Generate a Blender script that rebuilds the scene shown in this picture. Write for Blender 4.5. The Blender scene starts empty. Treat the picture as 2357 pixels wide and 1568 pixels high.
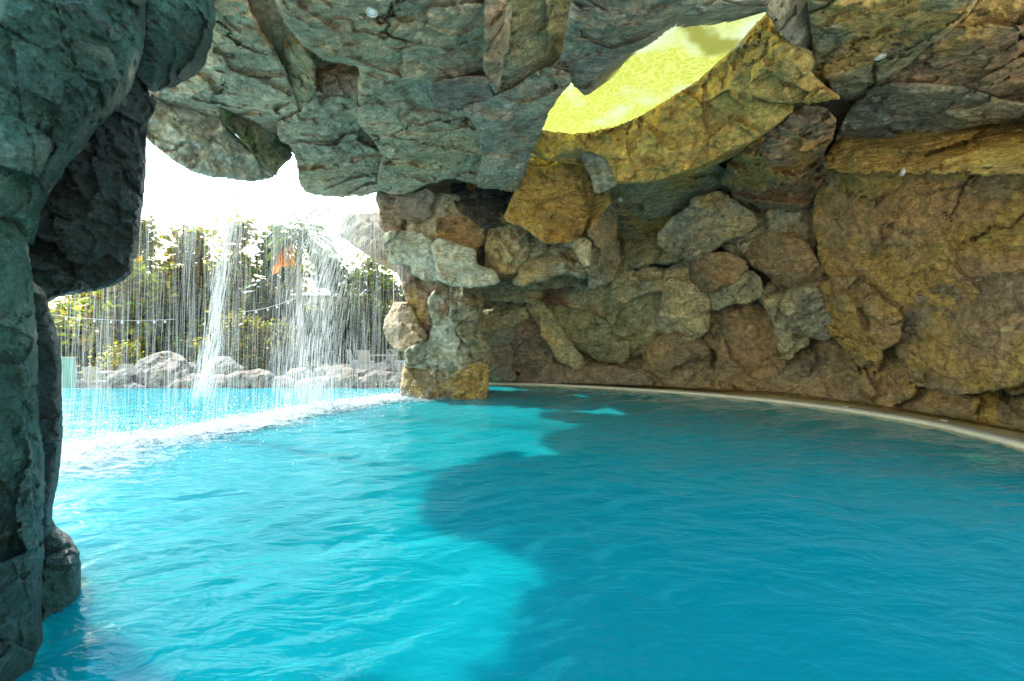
import bpy, math, random
import numpy as np
from mathutils import Vector

# ------------------------------------------------------------------ camera, world, sun, exposure
scene = bpy.context.scene
CAM_H = 1.5
FOC = 1047.0            # focal length in units of a 2356 px wide picture
cam_d = bpy.data.cameras.new("camera")
cam = bpy.data.objects.new("camera", cam_d)
scene.collection.objects.link(cam)
cam.location = (0, 0, CAM_H)
cam.rotation_euler = (math.radians(90), 0, 0)
cam_d.sensor_width = 36.0
cam_d.lens = 36.0 * FOC / 2356.0
cam_d.clip_start = 0.05
cam_d.clip_end = 2000
scene.camera = cam

SUN_DIR = Vector((-0.60, 0.38, 0.58)).normalized()      # towards the sun
world = bpy.data.worlds.new("World")
scene.world = world
world.use_nodes = True
wn = world.node_tree
bg = wn.nodes["Background"]
sky = wn.nodes.new("ShaderNodeTexSky")
sky.sky_type = 'NISHITA'
sky.sun_disc = False
sky.sun_elevation = math.asin(SUN_DIR.z)
sky.sun_rotation = math.atan2(SUN_DIR.x, SUN_DIR.y)
sky.air_density = 2.2
sky.dust_density = 0.2
sky.ozone_density = 1.0
wn.links.new(sky.outputs[0], bg.inputs[0])
bg.inputs[1].default_value = 0.15

sun_d = bpy.data.lights.new("sun", 'SUN')
sun_d.energy = 2.5
sun_d.angle = math.radians(0.5)
sun_d.color = (1.0, 0.94, 0.84)
sun = bpy.data.objects.new("sun", sun_d)
scene.collection.objects.link(sun)
sun.rotation_euler = SUN_DIR.to_track_quat('Z', 'Y').to_euler()
sun.location = (-20, 8, 25)

scene.view_settings.view_transform = 'Standard'
scene.view_settings.look = 'None'
scene.view_settings.exposure = 1.85
scene.view_settings.gamma = 1.0
scene.view_settings.use_curve_mapping = False
scene.render.engine = 'CYCLES'
cy = scene.cycles
cy.use_denoising = True
cy.max_bounces = 10
cy.diffuse_bounces = 6
cy.glossy_bounces = 3
cy.transmission_bounces = 4
cy.transparent_max_bounces = 24
cy.sample_clamp_indirect = 6.0
cy.caustics_reflective = False
cy.caustics_refractive = False

# ------------------------------------------------------------------ noise
_rs = np.random.RandomState(7)
_perm = _rs.permutation(256)
_perm = np.concatenate([_perm, _perm, _perm])
_grad = _rs.normal(size=(256, 3))
_grad /= np.linalg.norm(_grad, axis=1)[:, None]


def perlin(p):
    p = np.asarray(p, float)
    i = np.floor(p).astype(int)
    f = p - i
    i &= 255
    u = f * f * f * (f * (f * 6 - 15) + 10)
    res = 0
    for dx in (0, 1):
        wx = u[:, 0] if dx else 1 - u[:, 0]
        for dy in (0, 1):
            wy = u[:, 1] if dy else 1 - u[:, 1]
            for dz in (0, 1):
                wz = u[:, 2] if dz else 1 - u[:, 2]
                h = _perm[_perm[_perm[(i[:, 0] + dx) & 255] + ((i[:, 1] + dy) & 255)] + ((i[:, 2] + dz) & 255)]
                g = _grad[h]
                d = g[:, 0] * (f[:, 0] - dx) + g[:, 1] * (f[:, 1] - dy) + g[:, 2] * (f[:, 2] - dz)
                res = res + wx * wy * wz * d
    return res * 1.5


def fbm(p, octaves=4, lac=2.07, gain=0.5):
    p = np.asarray(p, float)
    a, s, t = 1.0, 0, 0
    for k in range(octaves):
        s = s + a * perlin(p + 17.3 * k)
        t += a
        p = p * lac
        a *= gain
    return s / t


def ridged(p, octaves=3):
    p = np.asarray(p, float)
    a, s, t = 1.0, 0, 0
    for k in range(octaves):
        s = s + a * (1 - 2 * np.abs(perlin(p + 9.1 * k)))
        t += a
        p = p * 2.1
        a *= 0.5
    return s / t


def facets3(p, seed=0):
    """piecewise planar cellular noise: every cell carries its own tilted plane"""
    p = np.asarray(p, float)
    base = np.floor(p).astype(int)
    best = np.full(len(p), 1e9)
    val = np.zeros(len(p))
    for dx in (-1, 0, 1):
        for dy in (-1, 0, 1):
            for dz in (-1, 0, 1):
                c = base + np.array([dx, dy, dz])
                h = _perm[_perm[_perm[(c[:, 0] + seed) & 255] + (c[:, 1] & 255)] + (c[:, 2] & 255)]
                f = c + 0.5 + 0.48 * _grad[h]
                d = p - f
                q = (d * d).sum(1)
                g = _grad[_perm[h + 37]]
                v = (d * g).sum(1) + 0.45 * _grad[_perm[h + 91], 0]
                m = q < best
                best = np.where(m, q, best)
                val = np.where(m, v, val)
    return val


def sstep(a, b, x):
    t = np.clip((x - a) / (b - a), 0, 1)
    return t * t * (3 - 2 * t)


# ------------------------------------------------------------------ object helpers
ROOT = scene.collection.objects


def tag(o, label=None, cat=None, group=None, kind=None):
    if label: o['label'] = label
    if cat: o['category'] = cat
    if group: o['group'] = group
    if kind: o['kind'] = kind
    return o


def empty(name, loc, label, cat, group=None, rz=0.0):
    o = bpy.data.objects.new(name, None)
    o.empty_display_size = 0.2
    o.location = loc
    o.rotation_euler = (0, 0, rz)
    ROOT.link(o)
    return tag(o, label, cat, group)


def mesh_obj(name, verts, faces, mat, parent=None, smooth=True, col=None, sizes=None, local=False):
    """faces: (n,k) array of equal polygons, or flat index array with sizes."""
    verts = np.asarray(verts, np.float32)
    if parent is not None and not local:
        verts = verts - np.array(parent.location, np.float32)
    me = bpy.data.meshes.new(name)
    if sizes is None:
        faces = np.asarray(faces, np.int32)
        n, k = faces.shape
        sizes = np.full(n, k, np.int32)
        flat = faces.ravel()
    else:
        sizes = np.asarray(sizes, np.int32)
        flat = np.asarray(faces, np.int32)
    me.vertices.add(len(verts))
    me.vertices.foreach_set("co", verts.ravel())
    me.loops.add(len(flat))
    me.loops.foreach_set("vertex_index", flat)
    me.polygons.add(len(sizes))
    starts = np.concatenate([[0], np.cumsum(sizes)[:-1]]).astype(np.int32)
    me.polygons.foreach_set("loop_start", starts)
    me.polygons.foreach_set("loop_total", sizes)
    me.polygons.foreach_set("use_smooth", np.full(len(sizes), smooth, bool))
    me.update(calc_edges=True)
    if col is not None:
        a = me.color_attributes.new("Col", 'FLOAT_COLOR', 'POINT')
        c = np.ones((len(verts), 4), np.float32)
        c[:, :3] = np.asarray(col)[:, :3]
        a.data.foreach_set("color", c.ravel())
    me.validate()
    if mat is not None:
        me.materials.append(mat)
    o = bpy.data.objects.new(name, me)
    ROOT.link(o)
    if parent is not None:
        o.parent = parent
    return o


class MB:
    """collects simple shapes and links them as ONE mesh object"""
    def __init__(s):
        s.v, s.f, s.z, s.n = [], [], [], 0

    def add(s, v, faces):
        v = np.asarray(v, float)
        s.v.append(v)
        for f in faces:
            s.f.extend([i + s.n for i in f])
            s.z.append(len(f))
        s.n += len(v)
        return s

    def box(s, lo, hi, M=None):
        x0, y0, z0 = lo
        x1, y1, z1 = hi
        v = np.array([(x0, y0, z0), (x1, y0, z0), (x1, y1, z0), (x0, y1, z0), (x0, y0, z1), (x1, y0, z1), (x1, y1, z1), (x0, y1, z1)], float)
        if M is not None:
            v = np.array([tuple(M @ Vector(p)) for p in v])
        return s.add(v, [(0, 3, 2, 1), (4, 5, 6, 7), (0, 1, 5, 4), (1, 2, 6, 5), (2, 3, 7, 6), (3, 0, 4, 7)])

    def hexa(s, bottom, top):
        v = list(bottom) + list(top)
        return s.add(v, [(0, 3, 2, 1), (4, 5, 6, 7), (0, 1, 5, 4), (1, 2, 6, 5), (2, 3, 7, 6), (3, 0, 4, 7)])

    def tube(s, pts, rad, n=8, cap=True):
        pts = [Vector(p) for p in pts]
        if not hasattr(rad, '__len__'):
            rad = [rad] * len(pts)
        v, f = [], []
        for i, p in enumerate(pts):
            t = (pts[min(i + 1, len(pts) - 1)] - pts[max(i - 1, 0)]).normalized()
            a = t.cross(Vector((0.31, 0.17, 0.93)))
            if a.length < 1e-3: a = t.cross(Vector((1, 0, 0)))
            a.normalize()
            b = t.cross(a)
            for k in range(n):
                w = 2 * math.pi * k / n
                v.append(p + (a * math.cos(w) + b * math.sin(w)) * rad[i])
        for i in range(len(pts) - 1):
            for k in range(n):
                f.append((i * n + k, i * n + (k + 1) % n, (i + 1) * n + (k + 1) % n, (i + 1) * n + k))
        if cap:
            f.append(tuple(range(n - 1, -1, -1)))
            f.append(tuple((len(pts) - 1) * n + k for k in range(n)))
        return s.add([tuple(q) for q in v], f)

    def lathe(s, prof, n=20, M=None):
        v, f = [], []
        for (r, z) in prof:
            for k in range(n):
                w = 2 * math.pi * k / n
                p = Vector((r * math.cos(w), r * math.sin(w), z))
                v.append(tuple(M @ p if M is not None else p))
        for i in range(len(prof) - 1):
            for k in range(n):
                f.append((i * n + k, i * n + (k + 1) % n, (i + 1) * n + (k + 1) % n, (i + 1) * n + k))
        f.append(tuple(range(n - 1, -1, -1)))
        f.append(tuple((len(prof) - 1) * n + k for k in range(n)))
        return s.add(v, f)

    def build(s, name, mat, parent=None, smooth=False, local=False):
        return mesh_obj(name, np.concatenate(s.v), s.f, mat, parent, smooth, sizes=s.z, local=local)


# ------------------------------------------------------------------ materials
def new_mat(name):
    m = bpy.data.materials.new(name)
    m.use_nodes = True
    nt = m.node_tree
    return m, nt, nt.nodes["Principled BSDF"], nt.nodes["Material Output"]


def N(nt, kind, **kw):
    n = nt.nodes.new(kind)
    for k, v in kw.items():
        setattr(n, k, v)
    return n


def simple_mat(name, color, rough=0.6, var=0.15, scale=8.0, bump=0.0, bscale=60.0, spec=0.4, metal=0.0):
    m, nt, b, out = new_mat(name)
    tc = N(nt, "ShaderNodeTexCoord")
    nz = N(nt, "ShaderNodeTexNoise")
    nz.inputs["Scale"].default_value = scale
    nz.inputs["Detail"].default_value = 5
    nt.links.new(tc.outputs["Object"], nz.inputs["Vector"])
    r = N(nt, "ShaderNodeValToRGB")
    c = np.array(color)
    r.color_ramp.elements[0].position = 0.3
    r.color_ramp.elements[1].position = 0.7
    r.color_ramp.elements[0].color = (*np.clip(c * (1 - var), 0, 1), 1)
    r.color_ramp.elements[1].color = (*np.clip(c * (1 + var), 0, 1), 1)
    nt.links.new(nz.outputs[0], r.inputs[0])
    nt.links.new(r.outputs[0], b.inputs["Base Color"])
    b.inputs["Roughness"].default_value = rough
    b.inputs["Specular IOR Level"].default_value = spec
    b.inputs["Metallic"].default_value = metal
    if bump:
        n2 = N(nt, "ShaderNodeTexNoise")
        n2.inputs["Scale"].default_value = bscale
        nt.links.new(tc.outputs["Object"], n2.inputs["Vector"])
        bp = N(nt, "ShaderNodeBump")
        bp.inputs["Strength"].default_value = bump
        bp.inputs["Distance"].default_value = 0.01
        nt.links.new(n2.outputs[0], bp.inputs["Height"])
        nt.links.new(bp.outputs[0], b.inputs["Normal"])
    return m


def rock_mat(name, rough=0.72, bump=1.0, spec=0.3, fine=1.0):
    m, nt, b, out = new_mat(name)
    at = N(nt, "ShaderNodeVertexColor", layer_name="Col")
    tc = N(nt, "ShaderNodeTexCoord")
    def noise(scale, detail, rgh=0.6, vec=None):
        n = N(nt, "ShaderNodeTexNoise")
        n.inputs["Scale"].default_value = scale
        n.inputs["Detail"].default_value = detail
        n.inputs["Roughness"].default_value = rgh
        nt.links.new(vec or tc.outputs["Object"], n.inputs["Vector"])
        return n
    # grain colour
    n1 = noise(9.0 * fine, 8, 0.7)
    mr = N(nt, "ShaderNodeMapRange")
    mr.inputs[1].default_value = 0.32
    mr.inputs[2].default_value = 0.68
    mr.inputs[3].default_value = 0.5
    mr.inputs[4].default_value = 1.5
    nt.links.new(n1.outputs[0], mr.inputs[0])
    mx = N(nt, "ShaderNodeMix", data_type='RGBA', blend_type='MULTIPLY')
    mx.inputs[0].default_value = 1.0
    nt.links.new(at.outputs[0], mx.inputs[6])
    nt.links.new(mr.outputs[0], mx.inputs[7])
    # small dark pits and pale specks of the cast stone
    n3 = noise(55.0 * fine, 3, 0.5)
    r3 = N(nt, "ShaderNodeValToRGB")
    e = r3.color_ramp.elements
    e[0].position, e[0].color = 0.30, (0.45, 0.43, 0.40, 1)
    e[1].position, e[1].color = 0.44, (1, 1, 1, 1)
    x = e.new(0.66); x.color = (1, 1, 1, 1)
    x = e.new(0.80); x.color = (1.5, 1.5, 1.45, 1)
    nt.links.new(n3.outputs[0], r3.inputs[0])
    mx2 = N(nt, "ShaderNodeMix", data_type='RGBA', blend_type='MULTIPLY')
    mx2.inputs[0].default_value = 0.5
    nt.links.new(mx.outputs[2], mx2.inputs[6])
    nt.links.new(r3.outputs[0], mx2.inputs[7])
    nt.links.new(mx2.outputs[2], b.inputs["Base Color"])
    b.inputs["Roughness"].default_value = rough
    b.inputs["Specular IOR Level"].default_value = spec
    # bump: layered, stretched so it reads as chiselled layers
    mp = N(nt, "ShaderNodeMapping")
    mp.inputs["Rotation"].default_value = (0.5, 0.4, 0.3)
    mp.inputs["Scale"].default_value = (1.0, 1.0, 2.6)
    nt.links.new(tc.outputs["Object"], mp.inputs["Vector"])
    b1 = noise(5.0 * fine, 9, 0.62, mp.outputs[0])
    b2 = noise(26.0 * fine, 6, 0.6)
    ad = N(nt, "ShaderNodeMath", operation='MULTIPLY_ADD')
    ad.inputs[1].default_value = 0.3
    nt.links.new(b2.outputs[0], ad.inputs[0])
    nt.links.new(b1.outputs[0], ad.inputs[2])
    bp = N(nt, "ShaderNodeBump")
    bp.inputs["Strength"].default_value = bump
    bp.inputs["Distance"].default_value = 0.22 / fine ** 0.8
    nt.links.new(ad.outputs[0], bp.inputs["Height"])
    nt.links.new(bp.outputs[0], b.inputs["Normal"])
    return m


ROCK = rock_mat("cast_rock")
WETROCK = rock_mat("wet_rock", rough=0.48, bump=1.0, spec=0.5, fine=2.8)
BOULDER = rock_mat("boulder_rock", rough=0.85, bump=0.6, spec=0.2)

# ------------------------------------------------------------------ cave plan
COPING = [(-6.5, 15.6), (-2.5, 15.15), (-0.75, 14.9), (1.65, 14.15), (3.93, 12.77), (5.6, 11.2), (6.6, 9.58), (7.0, 7.93), (6.95, 6.95), (6.72, 5.97),
          (5.85, 3.9), (4.2, 1.9), (2.0, 0.4), (-1.0, -0.8), (-4.0, -1.2)]


def catmull(pts, n=14):
    pts = np.array(pts, float)
    P = np.vstack([2 * pts[0] - pts[1], pts, 2 * pts[-1] - pts[-2]])
    out = []
    for i in range(1, len(P) - 2):
        for k in range(n):
            t = k / n
            out.append(0.5 * ((2 * P[i]) + (-P[i - 1] + P[i + 1]) * t + (2 * P[i - 1] - 5 * P[i] + 4 * P[i + 1] - P[i + 2]) * t * t + (-P[i - 1] + 3 * P[i] - 3 * P[i + 1] + P[i + 2]) * t ** 3))
    out.append(P[-2])
    return np.array(out)


COP = catmull(COPING)


def offset_curve(c, d):
    t = np.gradient(c, axis=0)
    t /= np.linalg.norm(t, axis=1)[:, None]
    nrm = np.stack([-t[:, 1], t[:, 0]], 1)       # curve runs clockwise: this points outwards
    return c + nrm * d


WALLC = offset_curve(COP, 0.62)
_dx = np.linspace(-1.7, 2.2, 800)


def _wall_table():
    out = np.full(len(_dx), 16.0)
    for i, d in enumerate(_dx):
        best = None
        for a, b in zip(WALLC[:-1], WALLC[1:]):
            ga, gb = a[0] - d * a[1], b[0] - d * b[1]
            if ga * gb <= 0 and ga != gb:
                t = ga / (ga - gb)
                y = a[1] + t * (b[1] - a[1])
                if y > 2.0 and (best is None or y < best): best = y
        if best: out[i] = best
    return out


_wallD = _wall_table()
ZC = 4.9


def baseD(px, py):
    dx = (px - 1178.0) / FOC
    dz = (784.0 - py) / FOC
    w = np.interp(dx, _dx, _wallD)
    z = CAM_H + dz * w
    w = w * (1 - 0.022 * np.clip(z - 0.6, 0, 5))
    c = (ZC - CAM_H) / np.maximum(dz, 0.05)
    k = 1.2
    h = np.clip(0.5 + 0.5 * (c - w) / k, 0, 1)
    return c * (1 - h) + w * h - k * h * (1 - h)


def unproj(px, py, D):
    px, py, D = np.asarray(px, float), np.asarray(py, float), np.asarray(D, float)
    return np.stack([(px - 1178.0) / FOC * D, D, CAM_H + (784.0 - py) / FOC * D], -1)


# ------------------------------------------------------------------ rock builder
PAL = {
    'tan': ((.68, .58, .35), (.48, .45, .30)),
    'grey': ((.56, .51, .36), (.38, .37, .28)),
    'green': ((.46, .43, .25), (.31, .31, .19)),
    'brown': ((.52, .36, .20), (.37, .28, .18)),
    'rust': ((.60, .40, .19), (.44, .31, .17)),
    'ochre': ((.56, .38, .11), (.36, .26, .11)),
    'gold_glow': ((.82, .60, .17), (.60, .43, .14)),  # yellow glow of the skylight put into the rock colour
    'pale': ((.72, .66, .46), (.52, .50, .35)),
    'crust': ((.78, .79, .66), (.52, .58, .48)),
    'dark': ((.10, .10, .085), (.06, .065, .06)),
    'teal': ((.046, .155, .145), (.018, .068, .068)),  # grey rock with the pool's cyan bounce light put into its colour
    'wet_bounce': ((.022, .062, .066), (.011, .030, .034)),  # carries the same cyan bounce tint, darker
    'red': ((.52, .38, .27), (.38, .30, .22)),
    'sand': ((.58, .44, .27), (.42, .33, .21)),
    'boulder': ((.40, .335, .28), (.28, .24, .20)),
}
_count = [0]
GROW = 0.0


def rock(name, poly, col='tan', off=0.0, D=None, tilt=(0, 0), rnd=None, T=0.9, step=4.0, chis=1.0, crust=0.25, ochre=0.0,
         moss=0.0, mat=None, parent=None, rough=1.0, jit=3.0, keep=0.4, topcut=None, seed=None, facets=5, cracks=1.0, label=None, grow=None, deck=False, cpt=None, fac=1.25, fine=0.0):
    _count[0] += 1
    sd0 = _count[0] if seed is None else seed
    rng = np.random.RandomState(1000 + sd0)
    P = np.array([p[:2] for p in poly], float)
    Dv = None
    if len(poly[0]) > 2:
        Dv = np.array([p[2] for p in poly], float)
    # -- outline: one corner cut, then fractal jitter
    g = GROW if grow is None else grow
    def outline(P):
        Q = []
        n = len(P)
        for i in range(n):
            a, b = P[i], P[(i + 1) % n]
            Q += [a * .9 + b * .1, a * .1 + b * .9]
        Q = np.array(Q)
        R = []
        n = len(Q)
        for i in range(n):
            a, b = Q[i], Q[(i + 1) % n]
            m = max(1, int(np.hypot(*(b - a)) / 7))
            for k in range(m):
                R.append(a + (b - a) * k / m)
        R = np.array(R)
        nx = fbm(np.c_[R / 34.0, np.full(len(R), sd0 * 3.7)], 3)
        ny = fbm(np.c_[R / 34.0, np.full(len(R), sd0 * 3.7 + 50)], 3)
        tg = np.roll(R, -1, 0) - np.roll(R, 1, 0)
        tg /= np.linalg.norm(tg, axis=1)[:, None] + 1e-9
        area = (R[:, 0] * np.roll(R[:, 1], -1) - np.roll(R[:, 0], -1) * R[:, 1]).sum()
        R = R + np.c_[tg[:, 1], -tg[:, 0]] * (g if area > 0 else -g)
        R = R + np.c_[nx, ny] * jit * 2.2
        if deck:
            lim = np.interp(R[:, 0], [1100, 1331, 1497, 1690, 1781, 2001, 2101, 2221, 2305, 2420], [881, 884, 890, 899, 904, 931, 949, 968, 984, 1005]) + 1.5 * perlin(np.c_[R / 20.0, np.zeros(len(R))])
            R[:, 1] = np.where(R[:, 0] > 1095, np.minimum(R[:, 1], lim), R[:, 1])
        return R
    O = outline(P)
    lo, hi = O.min(0), O.max(0)
    ext = hi - lo
    s = min(step, max(1.6, min(ext) / 16))
    xs = np.arange(lo[0] - 4 * s, hi[0] + 4.1 * s, s)
    ys = np.arange(lo[1] - 4 * s, hi[1] + 4.1 * s, s)
    X, Y = np.meshgrid(xs, ys)
    pts = np.c_[X.ravel(), Y.ravel()]
    A = O
    B = np.roll(O, -1, 0)
    dist = np.empty(len(pts)); near = np.empty((len(pts), 2)); inside = np.zeros(len(pts), bool)
    E = B - A
    L2 = (E ** 2).sum(1) + 1e-9
    for c0 in range(0, len(pts), 6000):
        q = pts[c0:c0 + 6000]
        t = np.clip(((q[:, None] - A[None]) * E[None]).sum(2) / L2[None], 0, 1)
        cp = A[None] + t[..., None] * E[None]
        d = ((q[:, None] - cp) ** 2).sum(2)
        j = d.argmin(1)
        r = np.arange(len(q))
        dist[c0:c0 + 6000] = np.sqrt(d[r, j])
        near[c0:c0 + 6000] = cp[r, j]
        cond = (A[None, :, 1] > q[:, None, 1]) != (B[None, :, 1] > q[:, None, 1])
        xi = A[None, :, 0] + (q[:, None, 1] - A[None, :, 1]) / np.where(np.abs(E[None, :, 1]) < 1e-9, 1e-9, E[None, :, 1]) * E[None, :, 0]
        inside[c0:c0 + 6000] = ((cond & (q[:, None, 0] < xi)).sum(1) % 2) == 1
    sd = np.where(inside, dist, -dist)
    k = np.where(inside, 0, np.ceil(dist / s)).astype(int)
    use = k <= 3
    pos = np.where(inside[:, None], pts, near)
    # -- reference depth
    ctr = P.mean(0)
    if D is not None:
        vD = np.full(len(P), float(D))
    elif Dv is not None:
        vD = Dv
    else:
        vD = baseD(P[:, 0], P[:, 1])
    M = np.c_[np.ones(len(P)), (P - ctr) / 100.0]
    w = 1.0 / vD
    co = np.linalg.lstsq(M, w, rcond=None)[0]
    invD = np.c_[np.ones(len(pos)), (pos - ctr) / 100.0] @ co
    invD = np.clip(invD, 0.6 / vD.max(), 1.5 / vD.min())
    Dp = 1.0 / invD
    res = vD - 1.0 / np.clip(M @ co, 0.6 / vD.max(), 1.5 / vD.min())
    if np.abs(res).max() > 1e-4:
        kk = 1.0 if Dv is not None else keep
        wt = 1.0 / (((pos[:, None] - P[None]) ** 2).sum(2) + 40.0)
        Dp = Dp + kk * (wt * res[None]).sum(1) / wt.sum(1)
    Dc = float(np.median(Dp[inside])) if inside.any() else float(vD.mean())
    Dp = Dp + off + tilt[0] * (pos[:, 0] - ctr[0]) / 100.0 + tilt[1] * (pos[:, 1] - ctr[1]) / 100.0
    px2m = Dc / FOC
    half = 0.5 * min(ext) * px2m
    R = (rnd * 0.55) if rnd is not None else min(0.10, 0.22 * half)
    dm = np.maximum(sd, 0) * px2m
    u = np.clip(dm / R, 0, 1)
    rd = R * (1 - np.sqrt(np.maximum(0, 1 - (1 - u) ** 2)))
    # -- chiselled facets
    sc = 0.5 * max(ext) * px2m
    uv = (pos - 0.5 * (lo + hi)) * px2m / max(sc, 1e-3)
    cf = np.zeros(len(pos))
    for _ in range(facets):
        ang = rng.uniform(0, 2 * math.pi)
        sl = rng.uniform(0.25, 0.8)
        c_ = rng.uniform(0.12, 0.42) * sl
        cf = np.maximum(cf, sl * (uv[:, 0] * math.cos(ang) + uv[:, 1] * math.sin(ang)) - c_)
    cf = cf * sc * 0.55 * chis
    tc_ = 0
    if topcut is not None:
        frac, slope = topcut
        t = (pos[:, 1] - lo[1]) / ext[1] + 0.12 * perlin(np.c_[pos / (0.35 * max(ext)), np.full(len(pos), sd0 * 1.3)]) + rng.uniform(-.25, .25) * uv[:, 0] * 0.5
        tc_ = np.maximum(0, frac - t) * ext[1] * px2m * slope
    D1 = Dp + rd + cf + tc_
    W = unproj(pos[:, 0], pos[:, 1], D1)
    so = np.array([sd0 * 5.3, sd0 * 2.1, sd0 * 7.7])
    lf = fbm(W * 0.9 + so, 3)
    mf = fbm(W * np.array([2.6, 2.6, 3.6]) + so, 4)
    rg = ridged(W * 1.5 + so * 1.7, 3)
    fade = sstep(0, 1, dm / (0.5 * R + 1e-6)) * 0.7 + 0.3
    wp = W + 0.10 * np.c_[mf, np.roll(mf, 7), lf]
    f1 = facets3(wp * np.array([1.15, 1.15, 1.5]) + so * 0.37, sd0)
    f2 = facets3(wp * np.array([3.6, 3.6, 4.6]) + so * 0.53, sd0 + 5)
    disp = fac * (0.17 * f1 * min(1, sc) + 0.06 * f2) + 0.12 * lf * min(1, sc) + 0.07 * mf * min(1, sc * 1.4) - 0.10 * np.clip(rg - 0.1, 0, 1) * min(1, sc) + 0.035 * fbm(W * 11.0 + so, 3)
    if fine:
        disp = disp + fine * (0.016 * fbm(W * 26.0 + so, 4) - 0.022 * np.clip(ridged(W * np.array([9., 9., 16.]) + so, 3) - .2, 0, 1) + 0.02 * facets3(W * 9.0 + so, sd0 + 9))
    # steps: broken ledges
    st = fbm(W * np.array([1.6, 1.6, 2.8]) + so * 0.6, 2) * 3.2
    fr = st - np.floor(st)
    disp = disp + 0.055 * (np.floor(st) + sstep(0.78, 1.0, fr)) * 0.6 * min(1, sc)
    # cracks
    cn = np.abs(perlin(W * 0.85 + so * 2.3 + 0.35 * np.c_[mf, mf, lf]))
    cmask = sstep(0.0, 0.25, perlin(W * 0.6 + so + 31))
    crack = np.clip(1 - cn / 0.022, 0, 1) * cmask
    disp = disp * rough + 0.075 * crack * cracks
    D2 = D1 + disp * fade
    # -- skirt closing towards the back
    tt = np.array([0, .34, .78, 1.0])[np.clip(k, 0, 3)] * T
    sh = np.array([0, .0, .10, .30])[np.clip(k, 0, 3)]
    cen = 0.5 * (lo + hi) if cpt is None else np.array(cpt, float)
    D3 = D2 + tt
    pos2 = pos + (cen - pos) * sh[:, None]
    # keep metric outline while moving back: scale so that the skirt runs straight back
    V = unproj(pos2[:, 0], pos2[:, 1], D2)
    axis = np.array([(cen[0] - 1178.0) / FOC, 1.0, (784.0 - cen[1]) / FOC])
    V = V + (D3 - D2)[:, None] * axis[None] * 1.0
    # -- faces
    ny, nx = X.shape
    idx = np.arange(ny * nx).reshape(ny, nx)
    q = np.stack([idx[:-1, :-1].ravel(), idx[1:, :-1].ravel(), idx[1:, 1:].ravel(), idx[:-1, 1:].ravel()], 1)
    q = q[use[q].all(1)]
    used = np.unique(q)
    remap = np.full(ny * nx, -1); remap[used] = np.arange(len(used))
    V = V[used]; q = remap[q]
    # -- colour: stains and crusts over a base that for some rocks carries tinted light
    Wc = W[used]
    c1, c2 = [np.array(c) for c in PAL[col]]
    m = sstep(-0.25, 0.3, fbm(Wc * 1.1 + so * 0.3, 4))[:, None]
    C = c1 * m + c2 * (1 - m)
    C = C * (1 + 0.45 * fbm(Wc * 4.0 + so, 4))[:, None]
    hue = fbm(Wc * 0.7 + 40, 3)[:, None]
    C = C * (1 + hue * np.array([0.25, 0.05, -0.25]))
    if ochre:
        mo = sstep(0.30 - 0.5 * ochre, 0.55 - 0.5 * ochre, fbm(Wc * 0.9 + 77 + so * .2, 4) + 0.15)[:, None] * 0.85
        C = C * (1 - mo) + np.array([.62, .42, .13]) * mo
    # iron-dark veins
    vn = np.abs(perlin(Wc * np.array([1.3, 1.3, 2.2]) + so * 1.1 + 0.5 * mf[used][:, None]))
    vm = (sstep(0.05, 0.0, vn) * sstep(0.0, 0.3, perlin(Wc * 0.9 + 11)))[:, None] * 0.6
    C = C * (1 - vm) + np.array([.06, .055, .045]) * vm
    C = C * (1 - 0.6 * crack[used][:, None])
    if crust:
        e = np.exp(-dm[used] / 0.10) * 0.85
        mc = sstep(0.62 - 0.45 * crust, 0.95 - 0.4 * crust, e * 0.7 + 0.75 * fbm(Wc * 3.2 + so + 5, 5) + 0.18 * perlin(Wc * 0.8 + 3))[:, None] * 0.8
        C = C * (1 - mc) + np.array([.62, .63, .53]) * mc
    if moss:
        mm = sstep(0.45 - 0.5 * moss, 0.75 - 0.5 * moss, fbm(Wc * 2.4 + so + 9, 5) + 0.2)[:, None] * 0.8
        C = C * (1 - mm) + np.array([.12, .22, .08]) * mm
    # worn pale crests of the broken faces
    wear = sstep(0.02, 0.10, -(f2[used] * 0.06 * fac + 0.05 * mf[used])) * sstep(-.1, .35, fbm(Wc * 1.4 + so + 21, 3))
    wear = (wear * 0.38)[:, None]
    C = C * (1 - wear) + (C * 0.4 + np.array([.38, .37, .29])) * wear
    C = np.clip(C, 0.015, 0.85)
    o = mesh_obj(name, V, q[:, ::-1], mat or ROCK, parent, True, C)
    if label: o['label'] = label
    return o


def pp(s):
    return [tuple(float(v) for v in t.split(',')) for t in s.split()]


def zD(z, pts):
    """give each (x,y) the depth at which its sight line meets height z"""
    return [(x, y, (z - CAM_H) * FOC / (784.0 - y)) for x, y in pts]


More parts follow.
